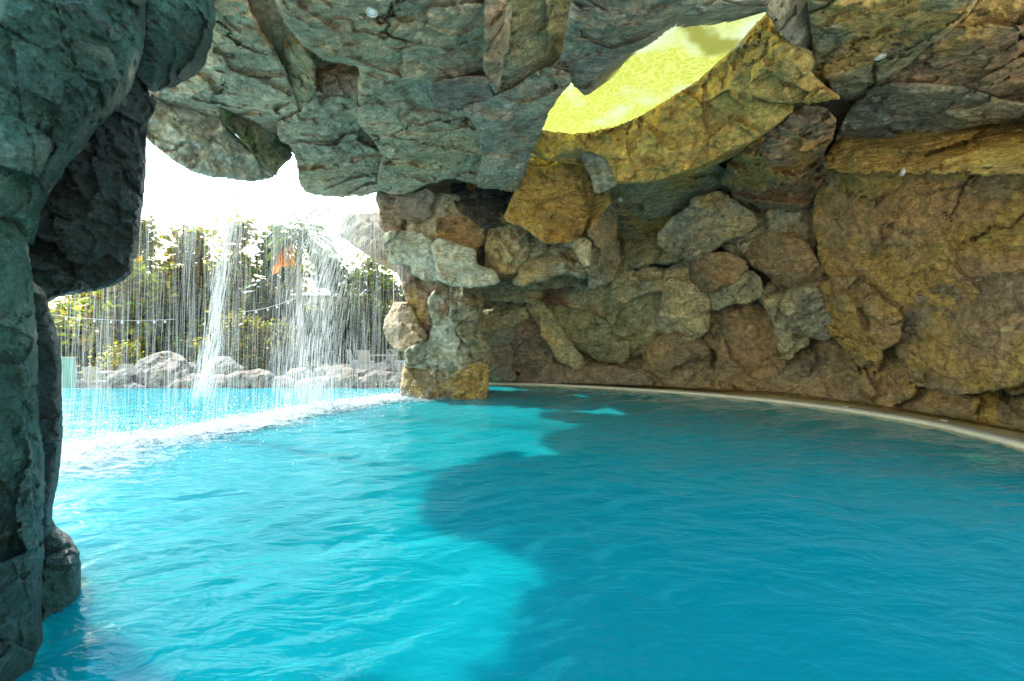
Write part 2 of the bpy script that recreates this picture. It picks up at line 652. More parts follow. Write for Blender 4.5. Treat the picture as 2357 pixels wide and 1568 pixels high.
# ------------------------------------------------------------------ pool, deck, ground (the setting)
def water_mat():
    m, nt, b, out = new_mat("pool_water")
    tc = N(nt, "ShaderNodeTexCoord")
    mp = N(nt, "ShaderNodeMapping")
    mp.inputs["Rotation"].default_value = (0, 0, math.radians(-28))
    mp.inputs["Scale"].default_value = (0.75, 1.5, 1.0)
    nt.links.new(tc.outputs["Object"], mp.inputs["Vector"])
    n1 = N(nt, "ShaderNodeTexNoise"); n1.inputs["Scale"].default_value = 3.2; n1.inputs["Detail"].default_value = 3; n1.inputs["Distortion"].default_value = 0.8
    n2 = N(nt, "ShaderNodeTexNoise"); n2.inputs["Scale"].default_value = 11.0; n2.inputs["Detail"].default_value = 3; n2.inputs["Distortion"].default_value = 0.5
    nt.links.new(mp.outputs[0], n1.inputs["Vector"]); nt.links.new(mp.outputs[0], n2.inputs["Vector"])
    ad = N(nt, "ShaderNodeMath", operation='MULTIPLY_ADD'); ad.inputs[1].default_value = 0.22
    nt.links.new(n2.outputs[0], ad.inputs[0]); nt.links.new(n1.outputs[0], ad.inputs[2])
    bp = N(nt, "ShaderNodeBump"); bp.inputs["Strength"].default_value = 0.4; bp.inputs["Distance"].default_value = 0.08
    nt.links.new(ad.outputs[0], bp.inputs["Height"])
    b.inputs["Base Color"].default_value = (0.002, 0.30, 0.36, 1)
    b.inputs["Roughness"].default_value = 0.02
    b.inputs["IOR"].default_value = 1.33
    b.inputs["Specular IOR Level"].default_value = 0.3
    b.subsurface_method = 'BURLEY'
    b.inputs["Subsurface Weight"].default_value = 1.0
    b.inputs["Subsurface Radius"].default_value = (0.25, 0.5, 0.6)
    b.inputs["Subsurface Scale"].default_value = 0.7
    nt.links.new(bp.outputs[0], b.inputs["Normal"])
    tr = N(nt, "ShaderNodeBsdfTransparent"); tr.inputs[0].default_value = (0.35, 0.86, 0.92, 1)
    fr = N(nt, "ShaderNodeFresnel"); fr.inputs[0].default_value = 1.33
    nt.links.new(bp.outputs[0], fr.inputs["Normal"])
    ma = N(nt, "ShaderNodeMapRange")           # looking steeply down one sees in, at a slant one sees the surface
    ma.inputs[1].default_value = 0.02; ma.inputs[2].default_value = 0.25; ma.inputs[3].default_value = 0.5; ma.inputs[4].default_value = 0.0
    nt.links.new(fr.outputs[0], ma.inputs[0])
    ms = N(nt, "ShaderNodeMixShader")
    nt.links.new(ma.outputs[0], ms.inputs[0]); nt.links.new(b.outputs[0], ms.inputs[1]); nt.links.new(tr.outputs[0], ms.inputs[2])
    nt.links.new(ms.outputs[0], out.inputs["Surface"])
    return m


FALL = catmull([(-6.6, 4.2), (-5.85, 5.9), (-5.4, 6.8), (-4.75, 8.0), (-4.2, 9.7), (-3.3, 11.2), (-2.6, 12.0)], 20)


def fall_dist(x, y):
    q = np.c_[np.ravel(x), np.ravel(y)]
    d = np.full(len(q), 1e9)
    for p in FALL[::2]:
        d = np.minimum(d, (q[:, 0] - p[0]) ** 2 + (q[:, 1] - p[1]) ** 2)
    return np.sqrt(d)


def wave(x, y):
    c, s_ = math.cos(math.radians(28)), math.sin(math.radians(28))
    a = x * c + y * s_
    b = -x * s_ + y * c
    d = np.minimum(fall_dist(x, y), 6)
    amp = 0.8 + 0.3 * np.exp(-d / 1.2)
    w1 = perlin(np.c_[a * 0.9, b * 2.0, np.full(len(a), 1.7)])
    warp = 0.5 * perlin(np.c_[a * 1.3, b * 1.3, np.full(len(a), 8.0)])
    w2 = 1 - 2 * np.abs(perlin(np.c_[a * 1.5 + warp, b * 3.2 + warp, np.full(len(a), 4.1)]))
    w3 = perlin(np.c_[a * 4.5 + warp, b * 8.0, np.full(len(a), 9.3)])
    return amp * (0.040 * w1 + 0.022 * w2 + 0.010 * w3)


POOL_FAR = 14.2
def build_water():
    xs = np.r_[np.arange(-34, -9, 1.2), np.arange(-9, 8.6, 0.07)]
    ys = np.r_[np.arange(1.0, 9.0, 0.055), np.arange(9.0, 15.9, 0.09)]
    X, Y = np.meshgrid(xs, ys)
    z = wave(X.ravel(), Y.ravel())
    V = np.c_[X.ravel(), Y.ravel(), z]
    ny, nx = X.shape
    idx = np.arange(ny * nx).reshape(ny, nx)
    q = np.stack([idx[:-1, :-1].ravel(), idx[:-1, 1:].ravel(), idx[1:, 1:].ravel(), idx[1:, :-1].ravel()], 1)
    cx, cy_ = V[q, 0].mean(1), V[q, 1].mean(1)
    ok = (cy_ < POOL_FAR) | (cx > -2.4)
    q = q[ok]
    used = np.unique(q); rm = np.full(len(V), -1); rm[used] = np.arange(len(used))
    o = mesh_obj("pool_water", V[used], rm[q], water_mat())
    tag(o, "clear turquoise swimming pool water with smooth ripples", "water", kind="structure")


build_water()
FLOOR = simple_mat("pool_plaster", (0.16, 0.55, 0.62), 0.8, 0.12, 1.2)
o = MB().box((-34, 1.0, -1.6), (8.6, POOL_FAR, -1.35)).box((-2.4, POOL_FAR, -1.6), (8.6, 16.0, -1.35)).build("pool_floor", FLOOR)
tag(o, "pale blue plaster floor under the pool water", "pool floor", kind="structure")


def ring(curve, prof):
    """sweep (offset, z) profile along a plan curve"""
    rows = [np.c_[offset_curve(curve, d), np.full(len(curve), z)] for d, z in prof]
    V = np.concatenate(rows)
    n = len(curve)
    f = []
    for r in range(len(prof) - 1):
        for i in range(n - 1):
            f.append((r * n + i, r * n + i + 1, (r + 1) * n + i + 1, (r + 1) * n + i))
    return V, np.array(f)[:, ::-1]


DECK_M = simple_mat("deck_render", (0.78, 0.61, 0.30), 0.75, 0.12, 3.0, bump=0.25, bscale=90)
COPE_M = simple_mat("coping_stone", (0.74, 0.70, 0.58), 0.6, 0.10, 5.0, bump=0.2, bscale=120)
prof = [(0.10, -1.4), (0.10, 0.03)] + [(0.03 + 0.07 * (1 - math.sin(a)) - 0.03, 0.075 - 0.045 * math.cos(a)) for a in np.linspace(0.15, math.pi / 2, 6)]
prof = [(0.09, -1.4), (0.09, 0.035), (0.035, 0.04), (0.012, 0.058), (0.004, 0.082), (0.014, 0.105), (0.04, 0.122), (0.09, 0.13), (0.24, 0.132), (0.26, 0.122), (0.28, 0.116)]
V, F = ring(COP, prof)
c = mesh_obj("coping", V, F, COPE_M)
tag(c, "pale rounded stone coping along the curved pool edge", "pool coping", kind="structure")
V, F = ring(COP, [(0.28, 0.115), (0.6, 0.118), (1.6, 0.12)])
c = mesh_obj("deck", V, F, DECK_M)
tag(c, "narrow tan deck between coping and rock wall", "deck", kind="structure")


# ------------------------------------------------------------------ ground beyond the pool
def gz(x, y):
    return -0.38 + 0.46 * sstep(17.3, 20.0, y + 0.25 * (x + 7))


GROUND_M = simple_mat("ground_earth", (0.20, 0.18, 0.12), 0.9, 0.3, 1.5, bump=0.5, bscale=20)
xs = np.r_[np.linspace(-400, -42, 8), np.arange(-40, 31, 1.0), np.linspace(40, 400, 8)]
ys = np.r_[np.arange(14.45, 45, 0.6), np.linspace(50, 600, 8)]
X, Y = np.meshgrid(xs, ys)
Z = gz(X.ravel(), Y.ravel()) + 0.03 * perlin(np.c_[X.ravel() * .5, Y.ravel() * .5, np.zeros(X.size)])
idx = np.arange(X.size).reshape(X.shape)
q = np.stack([idx[:-1, :-1].ravel(), idx[:-1, 1:].ravel(), idx[1:, 1:].ravel(), idx[1:, :-1].ravel()], 1)
o = mesh_obj("ground", np.c_[X.ravel(), Y.ravel(), Z], q, GROUND_M)
tag(o, "earth and paving beyond the pool under the trees", "ground", kind="structure")
# infinity edge kerb
o = MB().box((-34, POOL_FAR, -1.4), (-2.4, POOL_FAR + 0.22, -0.015)).build("pool_edge", simple_mat("edge_tile", (0.10, 0.36, 0.42), 0.4, 0.15, 12))
tag(o, "dark blue tiled far edge of the pool", "pool edge", kind="structure")
# unseen pale slab added behind the camera to bounce sunlight into the cave
o = MB().box((-34, -40, -1.6), (30, 1.0, 0.12)).build("bounce_slab", simple_mat("pale_bounce", (0.80, 0.76, 0.66), 0.8, 0.08, 2.0))
tag(o, "unseen pale slab added behind the viewer to bounce sunlight into the grotto", "bounce_slab", kind="structure")

# ------------------------------------------------------------------ the grotto: roof and wall masses
SKY_HOLE_PX = pp("1245,300 1272,306 1312,310 1360,306 1408,294 1456,278 1504,250 1541,228 1601,190 1661,138 1709,90 1767,28 1749,22 1717,32 1681,37 1613,42 1565,40 1541,56 1496,94 1440,128 1408,152 1384,176 1348,216 1312,184 1305,176 1289,212 1261,248")
HOLE = np.array([unproj(x, y, (5.35 - CAM_H) * FOC / (784 - y))[:2] for x, y in SKY_HOLE_PX])


def in_poly(px, py, poly):
    x, y = np.ravel(px), np.ravel(py)
    r = np.zeros(len(x), bool)
    n = len(poly)
    for i in range(n):
        a, b = poly[i], poly[(i + 1) % n]
        c_ = (a[1] > y) != (b[1] > y)
        r ^= c_ & (x < a[0] + (y - a[1]) / (b[1] - a[1] + 1e-12) * (b[0] - a[0]))
    return r


ceil_t = empty("cave_ceiling", (0.0, 7.0, 4.9), "rough grey green rock ceiling of the grotto made of big slabs", "cave ceiling")
wall_t = empty("cave_wall", (6.5, 9.0, 0.12), "curved brown boulder wall of the grotto behind the pool coping", "cave wall")

ROOF_PLAN = [(-5.6, 4.5), (-5.4, 6.3), (-4.7, 7.9), (-4.0, 9.7), (-3.3, 11.0), (-3.3, 12.6), (-3.7, 17.0), (4, 17), (8, 14.5), (9.5, 10), (9.3, 6.4), (8.0, 4.5)]


def build_roof():
    xs = np.arange(-6, 10, 0.12)
    ys = np.arange(3.2, 17.2, 0.12)
    X, Y = np.meshgrid(xs, ys)
    n = X.size
    P2 = np.c_[X.ravel(), Y.ravel()]
    nz = fbm(np.c_[P2 * 0.6, np.zeros(n)], 4)
    zb = 5.25 + 0.35 * nz
    zt = 6.0 + 0.5 * fbm(np.c_[P2 * 0.4, np.full(n, 5.0)], 4)
    ctr = HOLE.mean(0)
    big = ctr + (HOLE - ctr) * 1.75
    jx = 0.25 * fbm(np.c_[P2 * 1.1, np.full(n, 3.0)], 3)
    inside = in_poly(P2[:, 0] + jx, P2[:, 1] + jx, ROOF_PLAN)
    hole = in_poly(P2[:, 0], P2[:, 1], big)
    dh = np.full(n, 9.0)
    for p in big:
        dh = np.minimum(dh, np.hypot(P2[:, 0] - p[0], P2[:, 1] - p[1]))
    near = np.clip(1.4 - dh / 2.0, 0, 1)
    zb = zb * (1 - near) + 5.45 * near
    zt = zt * (1 - near) + 5.62 * near
    ny, nx = X.shape
    idx = np.arange(n).reshape(ny, nx)
    q = np.stack([idx[:-1, :-1].ravel(), idx[:-1, 1:].ravel(), idx[1:, 1:].ravel(), idx[1:, :-1].ravel()], 1)
    ok = inside[q].all(1) & ~hole[q].any(1)
    q = q[ok]
    V = np.concatenate([np.c_[P2, zb], np.c_[P2, zt]])
    faces = [q[:, ::-1], q + n]
    # side walls along open edges
    from collections import Counter
    ed = Counter()
    for a in q:
        for i in range(4):
            ed[(a[i], a[(i + 1) % 4])] += 1
    side = [(a, b, b + n, a + n) for (a, b) in ed if (b, a) not in ed]
    faces.append(np.array(side))
    F = np.concatenate(faces)
    used = np.unique(F); rm = np.full(len(V), -1); rm[used] = np.arange(len(used))
    c = np.tile(np.array([.42, .38, .26]), (len(used), 1)) * (1 + 0.4 * fbm(V[used] * 1.5, 3))[:, None]
    mesh_obj("roof_mass", V[used], rm[F], ROCK, ceil_t, True, np.clip(c, .02, .8))


build_roof()


def build_wall_mass():
    cv = offset_curve(COP, 0.95)
    cv = cv[(cv[:, 1] > 4.6) & (cv[:, 0] > -2.6)]
    zs = np.arange(-0.4, 6.2, 0.15)
    n = len(cv)
    t = np.gradient(cv, axis=0); t /= np.linalg.norm(t, axis=1)[:, None]
    nr = np.stack([-t[:, 1], t[:, 0]], 1)
    rows_i, rows_o = [], []
    for z in zs:
        b = np.c_[cv, np.full(n, z)]
        nz = fbm(b * 0.7, 4)
        inn = b[:, :2] + nr * (0.32 * nz + 0.10 * fbm(b * 3.0, 3) - 0.13 * max(0, z - 0.6))[:, None]
        rows_i.append(np.c_[inn, b[:, 2]])
        rows_o.append(np.c_[b[:, :2] + nr * 1.2, b[:, 2]])
    V = np.concatenate(rows_i + rows_o)
    m = len(zs)
    f = []
    for r in range(m - 1):
        for i in range(n - 1):
            a = r * n + i
            f.append((a, a + 1, a + n + 1, a + n))
            a += m * n
            f.append((a, a + n, a + n + 1, a + 1))
    for i in range(n - 1):
        a = (m - 1) * n + i; b = a + m * n
        f.append((a, a + 1, b + 1, b))
    for r in range(m - 1):
        for i in (0, n - 1):
            a = r * n + i; b = a + m * n
            f.append((a, a + n, b + n, b) if i else (a, b, b + n, a + n))
    c = np.tile(np.array([.40, .31, .19]), (len(V), 1)) * (1 + 0.5 * fbm(V * 1.3, 4))[:, None]
    mesh_obj("wall_mass", V, np.array(f), ROCK, wall_t, True, np.clip(c, .02, .8))


build_wall_mass()

# ------------------------------------------------------------------ ceiling slabs
def cs(poly, col, name="ceiling_slab", **kw):
    kw.setdefault('parent', ceil_t)
    kw.setdefault('grow', 5)
    kw.setdefault('step', 3.0)
    return rock(name, pp(poly) if isinstance(poly, str) else poly, col, **kw)


# lip slabs above the falling water
cs("344,206,6.2 400,224,6.5 440,244,6.8 500,264,7.2 540,308,7.6 592,356,8.0 634,402,8.5 628,410,8.5 580,419,8.1 500,410,7.5 440,396,7.1 400,372,6.8 360,340,6.5 336,318,6.4 330,280,6.3 340,250,6.2", 'crust', crust=0.55, moss=0.15, chis=.5, T=1.0, jit=2, grow=1, label="pale thin lip slab over the falling water")
cs("470,-30 556,-30 576,32 600,72 624,108 656,168 676,220 696,262 656,272 592,282 545,262 505,275 440,252 352,222 340,200 400,180 480,120", 'pale', off=0.15, crust=0.45, rough=.8, cracks=1.5, facets=3)
cs("500,205 520,192 540,188 566,206 586,240 592,280 624,282 640,305 645,325 668,330 668,360 640,388 634,404 610,385 580,346 548,312 516,280 504,250", 'green', D=7.6, tilt=(1.1, 0.2), crust=0.5, moss=0.6, T=.7)
cs("540,-30 640,-30 660,40 690,100 722,150 724,205 698,262 676,222 624,108 576,30", 'green', off=0.55, tilt=(-0.9, 0), crust=0.1, moss=.1)
cs("620,-30 1176,-30 1168,92 1154,160 1140,184 1141,222 1128,236 1040,248 1008,244 994,224 988,192 944,190 876,218 840,242 826,240 828,150 752,136 700,100 655,50", 'tan', off=-0.35, tilt=(0.05, 0.15), crust=0.3, rnd=.3, facets=4, chis=.45, T=1.1, cracks=2.0, label="largest pale slab in the middle of the ceiling")
cs("992,196 1050,180 1122,180 1134,236 1040,250 1006,246", 'red', off=-0.5, tilt=(0, .5), crust=0.1, T=.5)
cs("1112,-30 1170,-30 1167,92 1153,160 1142,218 1128,192 1114,150 1119,60", 'sand', off=-0.55, tilt=(.5, 0), crust=0.6, T=.6, facets=1, rnd=.22)
cs("722,140 832,136 832,218 716,214", 'red', off=0.5, tilt=(0, -.9), crust=0, T=.5)
cs("640,280,7.3 696,262,7.0 714,212,6.6 760,208,6.6 826,210,6.7 828,250,7.2 826,290,7.8 818,325,8.5 884,355,9.0 882,400,9.9 872,440,10.8 850,446,10.9 800,449,10.4 752,450,10.0 705,442,9.5 692,420,9.1 686,370,8.5 668,330,7.9 645,325,7.6", 'pale', off=-.05, crust=0.5, facets=4, chis=.45, T=1.0, cracks=1.8, moss=.05)
cs("824,256 876,214 944,186 990,184 996,226 1010,246 1064,250 1090,280 1107,320 1111,372 1098,424 1056,410 1028,408 976,424 928,448 874,436 872,400 884,356 872,340 845,300 826,284", 'tan', off=-.25, tilt=(.1, -.1), crust=0.25, facets=4, chis=.6, T=1.1, cracks=1.6)
cs("1064,248 1128,232 1192,198 1256,156 1306,170 1311,184 1290,214 1262,250 1245,290 1230,322 1213,374 1197,426 1184,438 1104,428 1096,415 1112,372 1108,320 1090,280", 'grey', off=-.45, tilt=(.1, 0), crust=0.15, facets=3, chis=.5, T=.9, cracks=1.5)
cs("1166,-30 1330,-30 1318,40 1302,80 1292,135 1238,172 1192,202 1144,228 1140,184 1152,160 1165,92", 'green', off=0.1, tilt=(.35, 0), crust=0.1, facets=2, chis=.4, rough=.6, T=.9)
cs("1318,-30 1790,-30 1768,26 1749,24 1717,34 1681,39 1669,35 1613,44 1565,42 1541,58 1496,96 1440,130 1408,154 1384,178 1368,202 1348,224 1328,208 1312,190 1306,178 1262,158 1286,136 1300,80", 'grey', off=-.42, tilt=(0, .3), crust=0.2, rnd=.35, facets=4, chis=.5, T=.55, jit=2.5, grow=0)
# rim of the skylight and the block beside it
S1P = [(1212, 288, 8.3), (1240, 298, 8.3), (1272, 304, 8.4), (1312, 308, 8.5), (1360, 304, 8.4), (1408, 292, 8.1), (1456, 276, 7.8), (1504, 248, 7.4), (1541, 226, 7.1), (1601, 188, 6.6), (1661, 136, 6.1), (1709, 88, 5.75), (1765, 28, 5.4),
       (1792, 60, 5.3), (1802, 110, 5.4), (1760, 150, 5.6), (1735, 215, 5.9), (1750, 230, 6.0), (1828, 240, 5.9), (1822, 262, 6.0), (1740, 322, 6.5), (1673, 352, 6.9), (1641, 372, 7.0), (1568, 400, 7.4), (1496, 420, 7.8), (1416, 424, 8.1), (1408, 395, 8.2), (1392, 364, 8.2), (1352, 348, 8.4), (1312, 352, 8.5), (1256, 370, 8.4), (1200, 336, 8.3)]
cs(S1P, 'gold_glow', name="skylight_rim", cpt=(1610, 420), grow=1, rnd=.12, facets=0, T=.8, crust=.12, ochre=.4, jit=1.5, cracks=1.2)
cs("1727,200,5.5 1733,160,5.4 1765,126,5.25 1797,80,5.1 1821,106,5.1 1861,120,5.1 1873,142,5.2 1863,168,5.3 1902,205,5.4 1935,226,5.5 1870,234,5.6 1813,236,5.6 1735,226,5.6", 'gold_glow', ochre=.3, facets=5, chis=1.1, T=.8, crust=.1)
cs("1762,-30 1862,-30 1870,60 1875,138 1861,122 1821,102 1789,62 1764,28", 'grey', off=0.0, tilt=(.6, 0), crust=.2, T=.7)
cs("1858,-30 2264,-30 2223,34 2103,134 2043,178 1991,218 1941,228 1885,198 1862,170 1874,140 1868,60", 'green', off=-.1, tilt=(-.05, .1), crust=0.05, ochre=.25, facets=3, chis=.4, T=.9, cracks=1.3, label="dark green slab right of the skylight")
cs("2018,198 2041,176 2101,130 2221,30 2262,-30 2420,-30 2420,262 2330,236 2221,204 2061,196", 'brown', off=.05, tilt=(.05, 0), crust=0.1, ochre=.15, facets=3, chis=.4, T=1.0, cracks=1.5)
cs("1958,250 2014,200 2061,194 2221,202 2301,230 2420,250 2420,268 2261,284 2161,312 2021,320 1922,330 1942,285", 'grey', off=-.05, tilt=(0, .2), crust=0.2, facets=4, chis=.7, T=.9, rough=1.3)
# slabs behind, over the back of the pool
cs("1380,432 1416,418 1496,416 1568,396 1645,368 1672,400 1684,440 1648,458 1597,472 1548,524 1530,558 1440,562 1420,532 1402,472", 'green', off=-.3, tilt=(.2, .1), crust=.15, ochre=.1, facets=3, chis=.5, T=.9)
cs("1336,350 1392,362 1412,400 1418,426 1376,444 1363,410", 'grey', D=8.5, tilt=(-.6, .2), crust=0, ochre=.2, T=.6)
cs("1208,366 1256,368 1324,350 1372,374 1368,440 1356,482 1338,538 1312,556 1252,560 1205,520 1160,505 1188,438", 'ochre', D=9.5, tilt=(.1, -.2), ochre=.7, crust=0.1, facets=3, chis=.4, T=1.2, cracks=1.5, label="ochre stained slab below the skylight")
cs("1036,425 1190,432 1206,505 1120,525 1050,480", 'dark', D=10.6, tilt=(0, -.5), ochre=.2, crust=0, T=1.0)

# ------------------------------------------------------------------ wall boulders
def ws(poly, col, name="wall_boulder", **kw):
    kw.setdefault('parent', wall_t)
    kw.setdefault('grow', 12)
    kw.setdefault('deck', True)
    kw.setdefault('jit', 5.5)
    return rock(name, pp(poly) if isinstance(poly, str) else poly, col, **kw)


ws("1921,350 1941,318 2041,312 2165,300 2261,276 2420,250 2420,402 2261,390 2101,390 1941,388 1893,376", 'gold_glow', off=-.3, tilt=(0, -1.3), rnd=.12, facets=1, chis=.3, ochre=.5, crust=0, cracks=1, T=.9, label="sunlit ochre ledge high on the right wall")
ws("1897,376 1941,386 2101,388 2261,388 2420,400 2420,900 2330,900 2270,860 2180,870 2110,800 2060,770 2010,700 1965,645 1915,630 1893,590 1880,510 1885,430", 'rust', off=-.55, tilt=(0, .06), rnd=.1, facets=0, chis=.12, rough=1.3, fac=.45, ochre=.45, crust=.12, cracks=1.6, T=1.0, label="largest brown slab of the right wall")
ws("2065,774 2075,710 2133,650 2250,635 2420,640 2420,860 2300,890 2200,900 2110,880 2080,830", 'brown', off=-.72, tilt=(0, -.1), rnd=.15, facets=1, chis=.12, rough=1.2, fac=.4, ochre=.1, crust=.1, cracks=1.4, T=.7)
ws("2405,395 2800,440 2850,1140 2600,1075 2405,1008", 'rust', off=-.5, rnd=.1, facets=1, chis=.15, ochre=.3, crust=.1, fac=.5, T=.8, step=5, deck=False)
ws("2400,245 2700,200 2850,430 2405,402", 'grey', off=-.3, facets=3, chis=.5, T=.9, step=5, deck=False)
ws("1890,668 1917,646 1965,640 2021,692 2067,726 2067,778 2023,804 2015,844 1985,840 1941,788 1909,748 1883,704", 'rust', off=-.85, tilt=(-.3, .1), ochre=.45, crust=.15, facets=5, chis=.9, T=.8, label="leaning boulder with ochre edge")
ws("1960,800 2000,780 2060,760 2120,850 2100,900 2030,935 1990,900", 'rust', off=-.4, tilt=(0, -.2), facets=2, chis=.4, T=.8, crust=.1, ochre=.2)
ws("1795,858 1827,788 1901,774 1943,788 1987,838 2017,846 2036,900 2001,936 1941,934 1781,914 1730,900", 'brown', off=.05, tilt=(0, -.25), crust=.1, facets=3, chis=.5, T=.9)
ws("1650,900 1667,750 1698,698 1767,700 1791,742 1803,810 1799,858 1741,912 1690,910", 'brown', off=.0, tilt=(.2, -.25), crust=.15, facets=4, chis=.6, T=.9)
ws("2036,930 2049,892 2093,864 2133,872 2181,890 2241,892 2289,896 2303,930 2308,984 2221,976 2101,960", 'rust', off=-.1, tilt=(0, -.35), ochre=.35, rnd=.3, facets=3, chis=.6, T=.7)
ws("2280,880 2320,848 2420,825 2420,1015 2300,990 2292,930", 'brown', off=-.05, tilt=(0, -.3), ochre=.1, rnd=.3, T=.7)
ws("1591,618 1601,594 1621,586 1673,592 1715,616 1695,640 1633,664 1613,664 1597,646", 'brown', off=-.9, tilt=(-.3, .1), facets=2, rnd=.4, T=.8, crust=.1)
ws("1619,664 1633,658 1717,628 1747,648 1747,680 1641,704 1627,688", 'tan', off=-.65, tilt=(-.2, .2), facets=4, T=.8, crust=.2)
ws("1719,594 1733,572 1759,544 1821,544 1855,568 1875,602 1903,650 1895,668 1845,670 1797,648 1739,610", 'brown', off=-.7, tilt=(.1, .2), facets=6, chis=1.2, T=.9, crust=.2)
ws("1799,698 1817,672 1845,666 1885,668 1915,750 1903,776 1861,768 1827,748", 'grey', off=-.65, tilt=(.2, 0), rnd=.35, facets=3, T=.8, crust=.15)
ws("1746,678 1797,642 1824,670 1804,700 1832,746 1856,780 1805,826 1787,742 1763,700", 'tan', off=-.3, tilt=(.1, .1), facets=4, T=.7, crust=.2)
ws("1512,556 1541,520 1593,478 1597,466 1645,450 1689,470 1739,512 1717,530 1653,554 1609,586 1589,594 1541,574", 'tan', off=-1.0, tilt=(.2, .25), facets=4, chis=.8, T=1.0, crust=.2, ochre=.08)
ws("1675,402 1699,358 1765,314 1821,270 1853,252 1895,254 1917,280 1905,320 1883,352 1895,384 1871,432 1851,470 1821,490 1757,498 1717,478 1695,458 1693,432 1667,420", 'brown', off=-.9, tilt=(-.2, 0), facets=7, chis=1.3, rough=2.3, T=1.0, crust=.1, ochre=.35, label="crinkled knob of rock where wall meets ceiling")
ws("1690,498 1757,496 1821,488 1852,470 1880,440 1896,500 1900,590 1870,600 1850,565 1821,545 1759,545 1730,575 1715,600 1690,590 1660,556 1720,530 1740,512", 'tan', off=-.35, tilt=(.1, .2), facets=4, T=.8, crust=.15)
ws("1398,540 1430,526 1521,544 1540,562 1588,592 1592,604 1525,594 1417,616 1396,606", 'green', off=-.5, tilt=(.1, -.5), facets=3, T=.9, crust=.2)
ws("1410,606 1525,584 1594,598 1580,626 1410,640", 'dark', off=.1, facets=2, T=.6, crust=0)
ws("1415,622 1452,618 1535,628 1566,614 1590,600 1598,642 1565,660 1500,664 1430,684 1416,660", 'tan', off=-.5, tilt=(0, -.5), facets=3, T=.8, crust=.3)
ws("1410,676 1504,648 1532,652 1527,719 1502,773 1486,792 1441,826 1433,776 1405,742 1402,704", 'green', off=-.45, tilt=(.3, .1), facets=4, T=.9, crust=.2)
ws("1532,648 1608,657 1624,684 1624,756 1590,778 1536,774 1519,756 1525,719", 'tan', off=-.55, tilt=(-.1, .1), rnd=.35, facets=4, chis=1., T=.9, crust=.2)
ws("1485,800 1521,780 1566,771 1610,785 1628,805 1618,845 1573,864 1521,864 1488,850", 'brown', off=-.45, rnd=.45, facets=3, T=.8, crust=.1)
ws("1612,770 1640,706 1690,700 1672,760 1664,850 1618,850 1630,800", 'brown', off=.0, facets=4, T=.8, crust=.15)
ws("1254,713 1317,713 1388,740 1433,774 1443,807 1433,829 1386,826 1325,790 1287,762 1258,738", 'green', off=-.6, tilt=(.1, .2), facets=4, chis=.7, T=.9, crust=.2)
ws("1222,689 1240,704 1272,738 1296,779 1332,832 1324,842 1290,818 1259,769 1238,731 1221,700", 'tan', off=-1.1, tilt=(.2, .1), facets=2, T=.6, crust=.3, label="leaning pale slab propped on the back wall")
ws("1097,731 1192,698 1229,698 1232,714 1175,742 1134,756 1097,760", 'tan', off=-.9, tilt=(0, .1), facets=3, T=.7, crust=.2)
ws("1095,752 1140,748 1178,742 1172,780 1160,800 1110,815 1098,790", 'grey', off=-.5, tilt=(.1, .1), facets=3, T=.7, crust=.25)
ws("1166,753 1192,738 1229,734 1250,767 1265,805 1258,846 1227,858 1179,850 1166,823", 'red', off=-.35, tilt=(-.1, .1), facets=5, T=.8, crust=.1)
ws("1105,800 1165,793 1177,823 1170,845 1185,876 1134,889 1105,885", 'red', off=-.6, tilt=(0, -.3), facets=4, T=.8, crust=.05)
ws("1190,880 1227,848 1289,841 1333,831 1402,852 1492,866 1500,898 1331,894 1227,890", 'red', off=-.55, tilt=(0, -.9), facets=5, chis=.8, T=.8, crust=.05)
ws("1480,852 1525,862 1582,862 1622,843 1657,870 1696,912 1600,906 1486,898", 'brown', off=-.35, tilt=(0, -.6), facets=4, T=.8, crust=.05)
ws("1098,684 1151,682 1228,696 1192,704 1098,736", 'pale', off=-.3, facets=4, T=.7, crust=.2)
ws("1305,695 1325,668 1365,641 1402,641 1417,670 1407,702 1410,742 1358,721 1315,714", 'tan', off=-.4, tilt=(.2, .2), facets=4, T=.8, crust=.2)
ws("1228,706 1242,668 1249,640 1298,648 1325,655 1311,697 1276,715", 'red', off=-.1, facets=4, T=.8, crust=.1)
ws("1243,780 1262,764 1290,786 1328,828 1386,824 1400,858 1330,840 1265,850", 'red', off=.0, facets=4, T=.8, crust=.1)

# ------------------------------------------------------------------ rocks hanging between pillar and back wall
arch_t = empty("rock_arch", (-1.0, 11.5, 2.4), "jumbled arch of pale jagged rocks between pillar top and skylight", "rock arch")


def ar(poly, col, name="arch_rock", **kw):
    kw.setdefault('parent', arch_t)
    kw.setdefault('grow', 6)
    kw.setdefault('jit', 5.0)
    return rock(name, pp(poly) if isinstance(poly, str) else poly, col, **kw)


ar("1200,632 1180,600 1255,575 1296,554 1324,551 1350,565 1356,620 1338,636 1296,626 1255,640 1212,652 1180,648", 'tan', D=10.9, tilt=(-.1, -.3), facets=4, T=.9, crust=.35)
ar("1363,513 1400,455 1416,494 1412,546 1388,601 1371,640 1349,622 1346,563", 'grey', D=10.2, tilt=(1.0, .1), facets=2, T=.9, crust=.1, ochre=.05)
ar("1322,552 1339,511 1367,444 1400,444 1404,459 1367,517 1351,566", 'ochre', D=10.0, tilt=(-1.0, .1), facets=1, T=.5, crust=.1, ochre=.7, rnd=.15)
ar("1298,556 1330,548 1352,556 1352,612 1338,600 1320,570", 'pale', D=9.9, tilt=(-.6, .1), facets=2, T=.6, crust=.3, rnd=.12)
ar("1117,567 1132,511 1179,496 1212,518 1216,560 1208,594 1179,628 1144,632 1121,617", 'tan', D=10.6, tilt=(-.3, 0), facets=8, chis=1.4, rough=2.4, T=.9, crust=.3, ochre=.1)
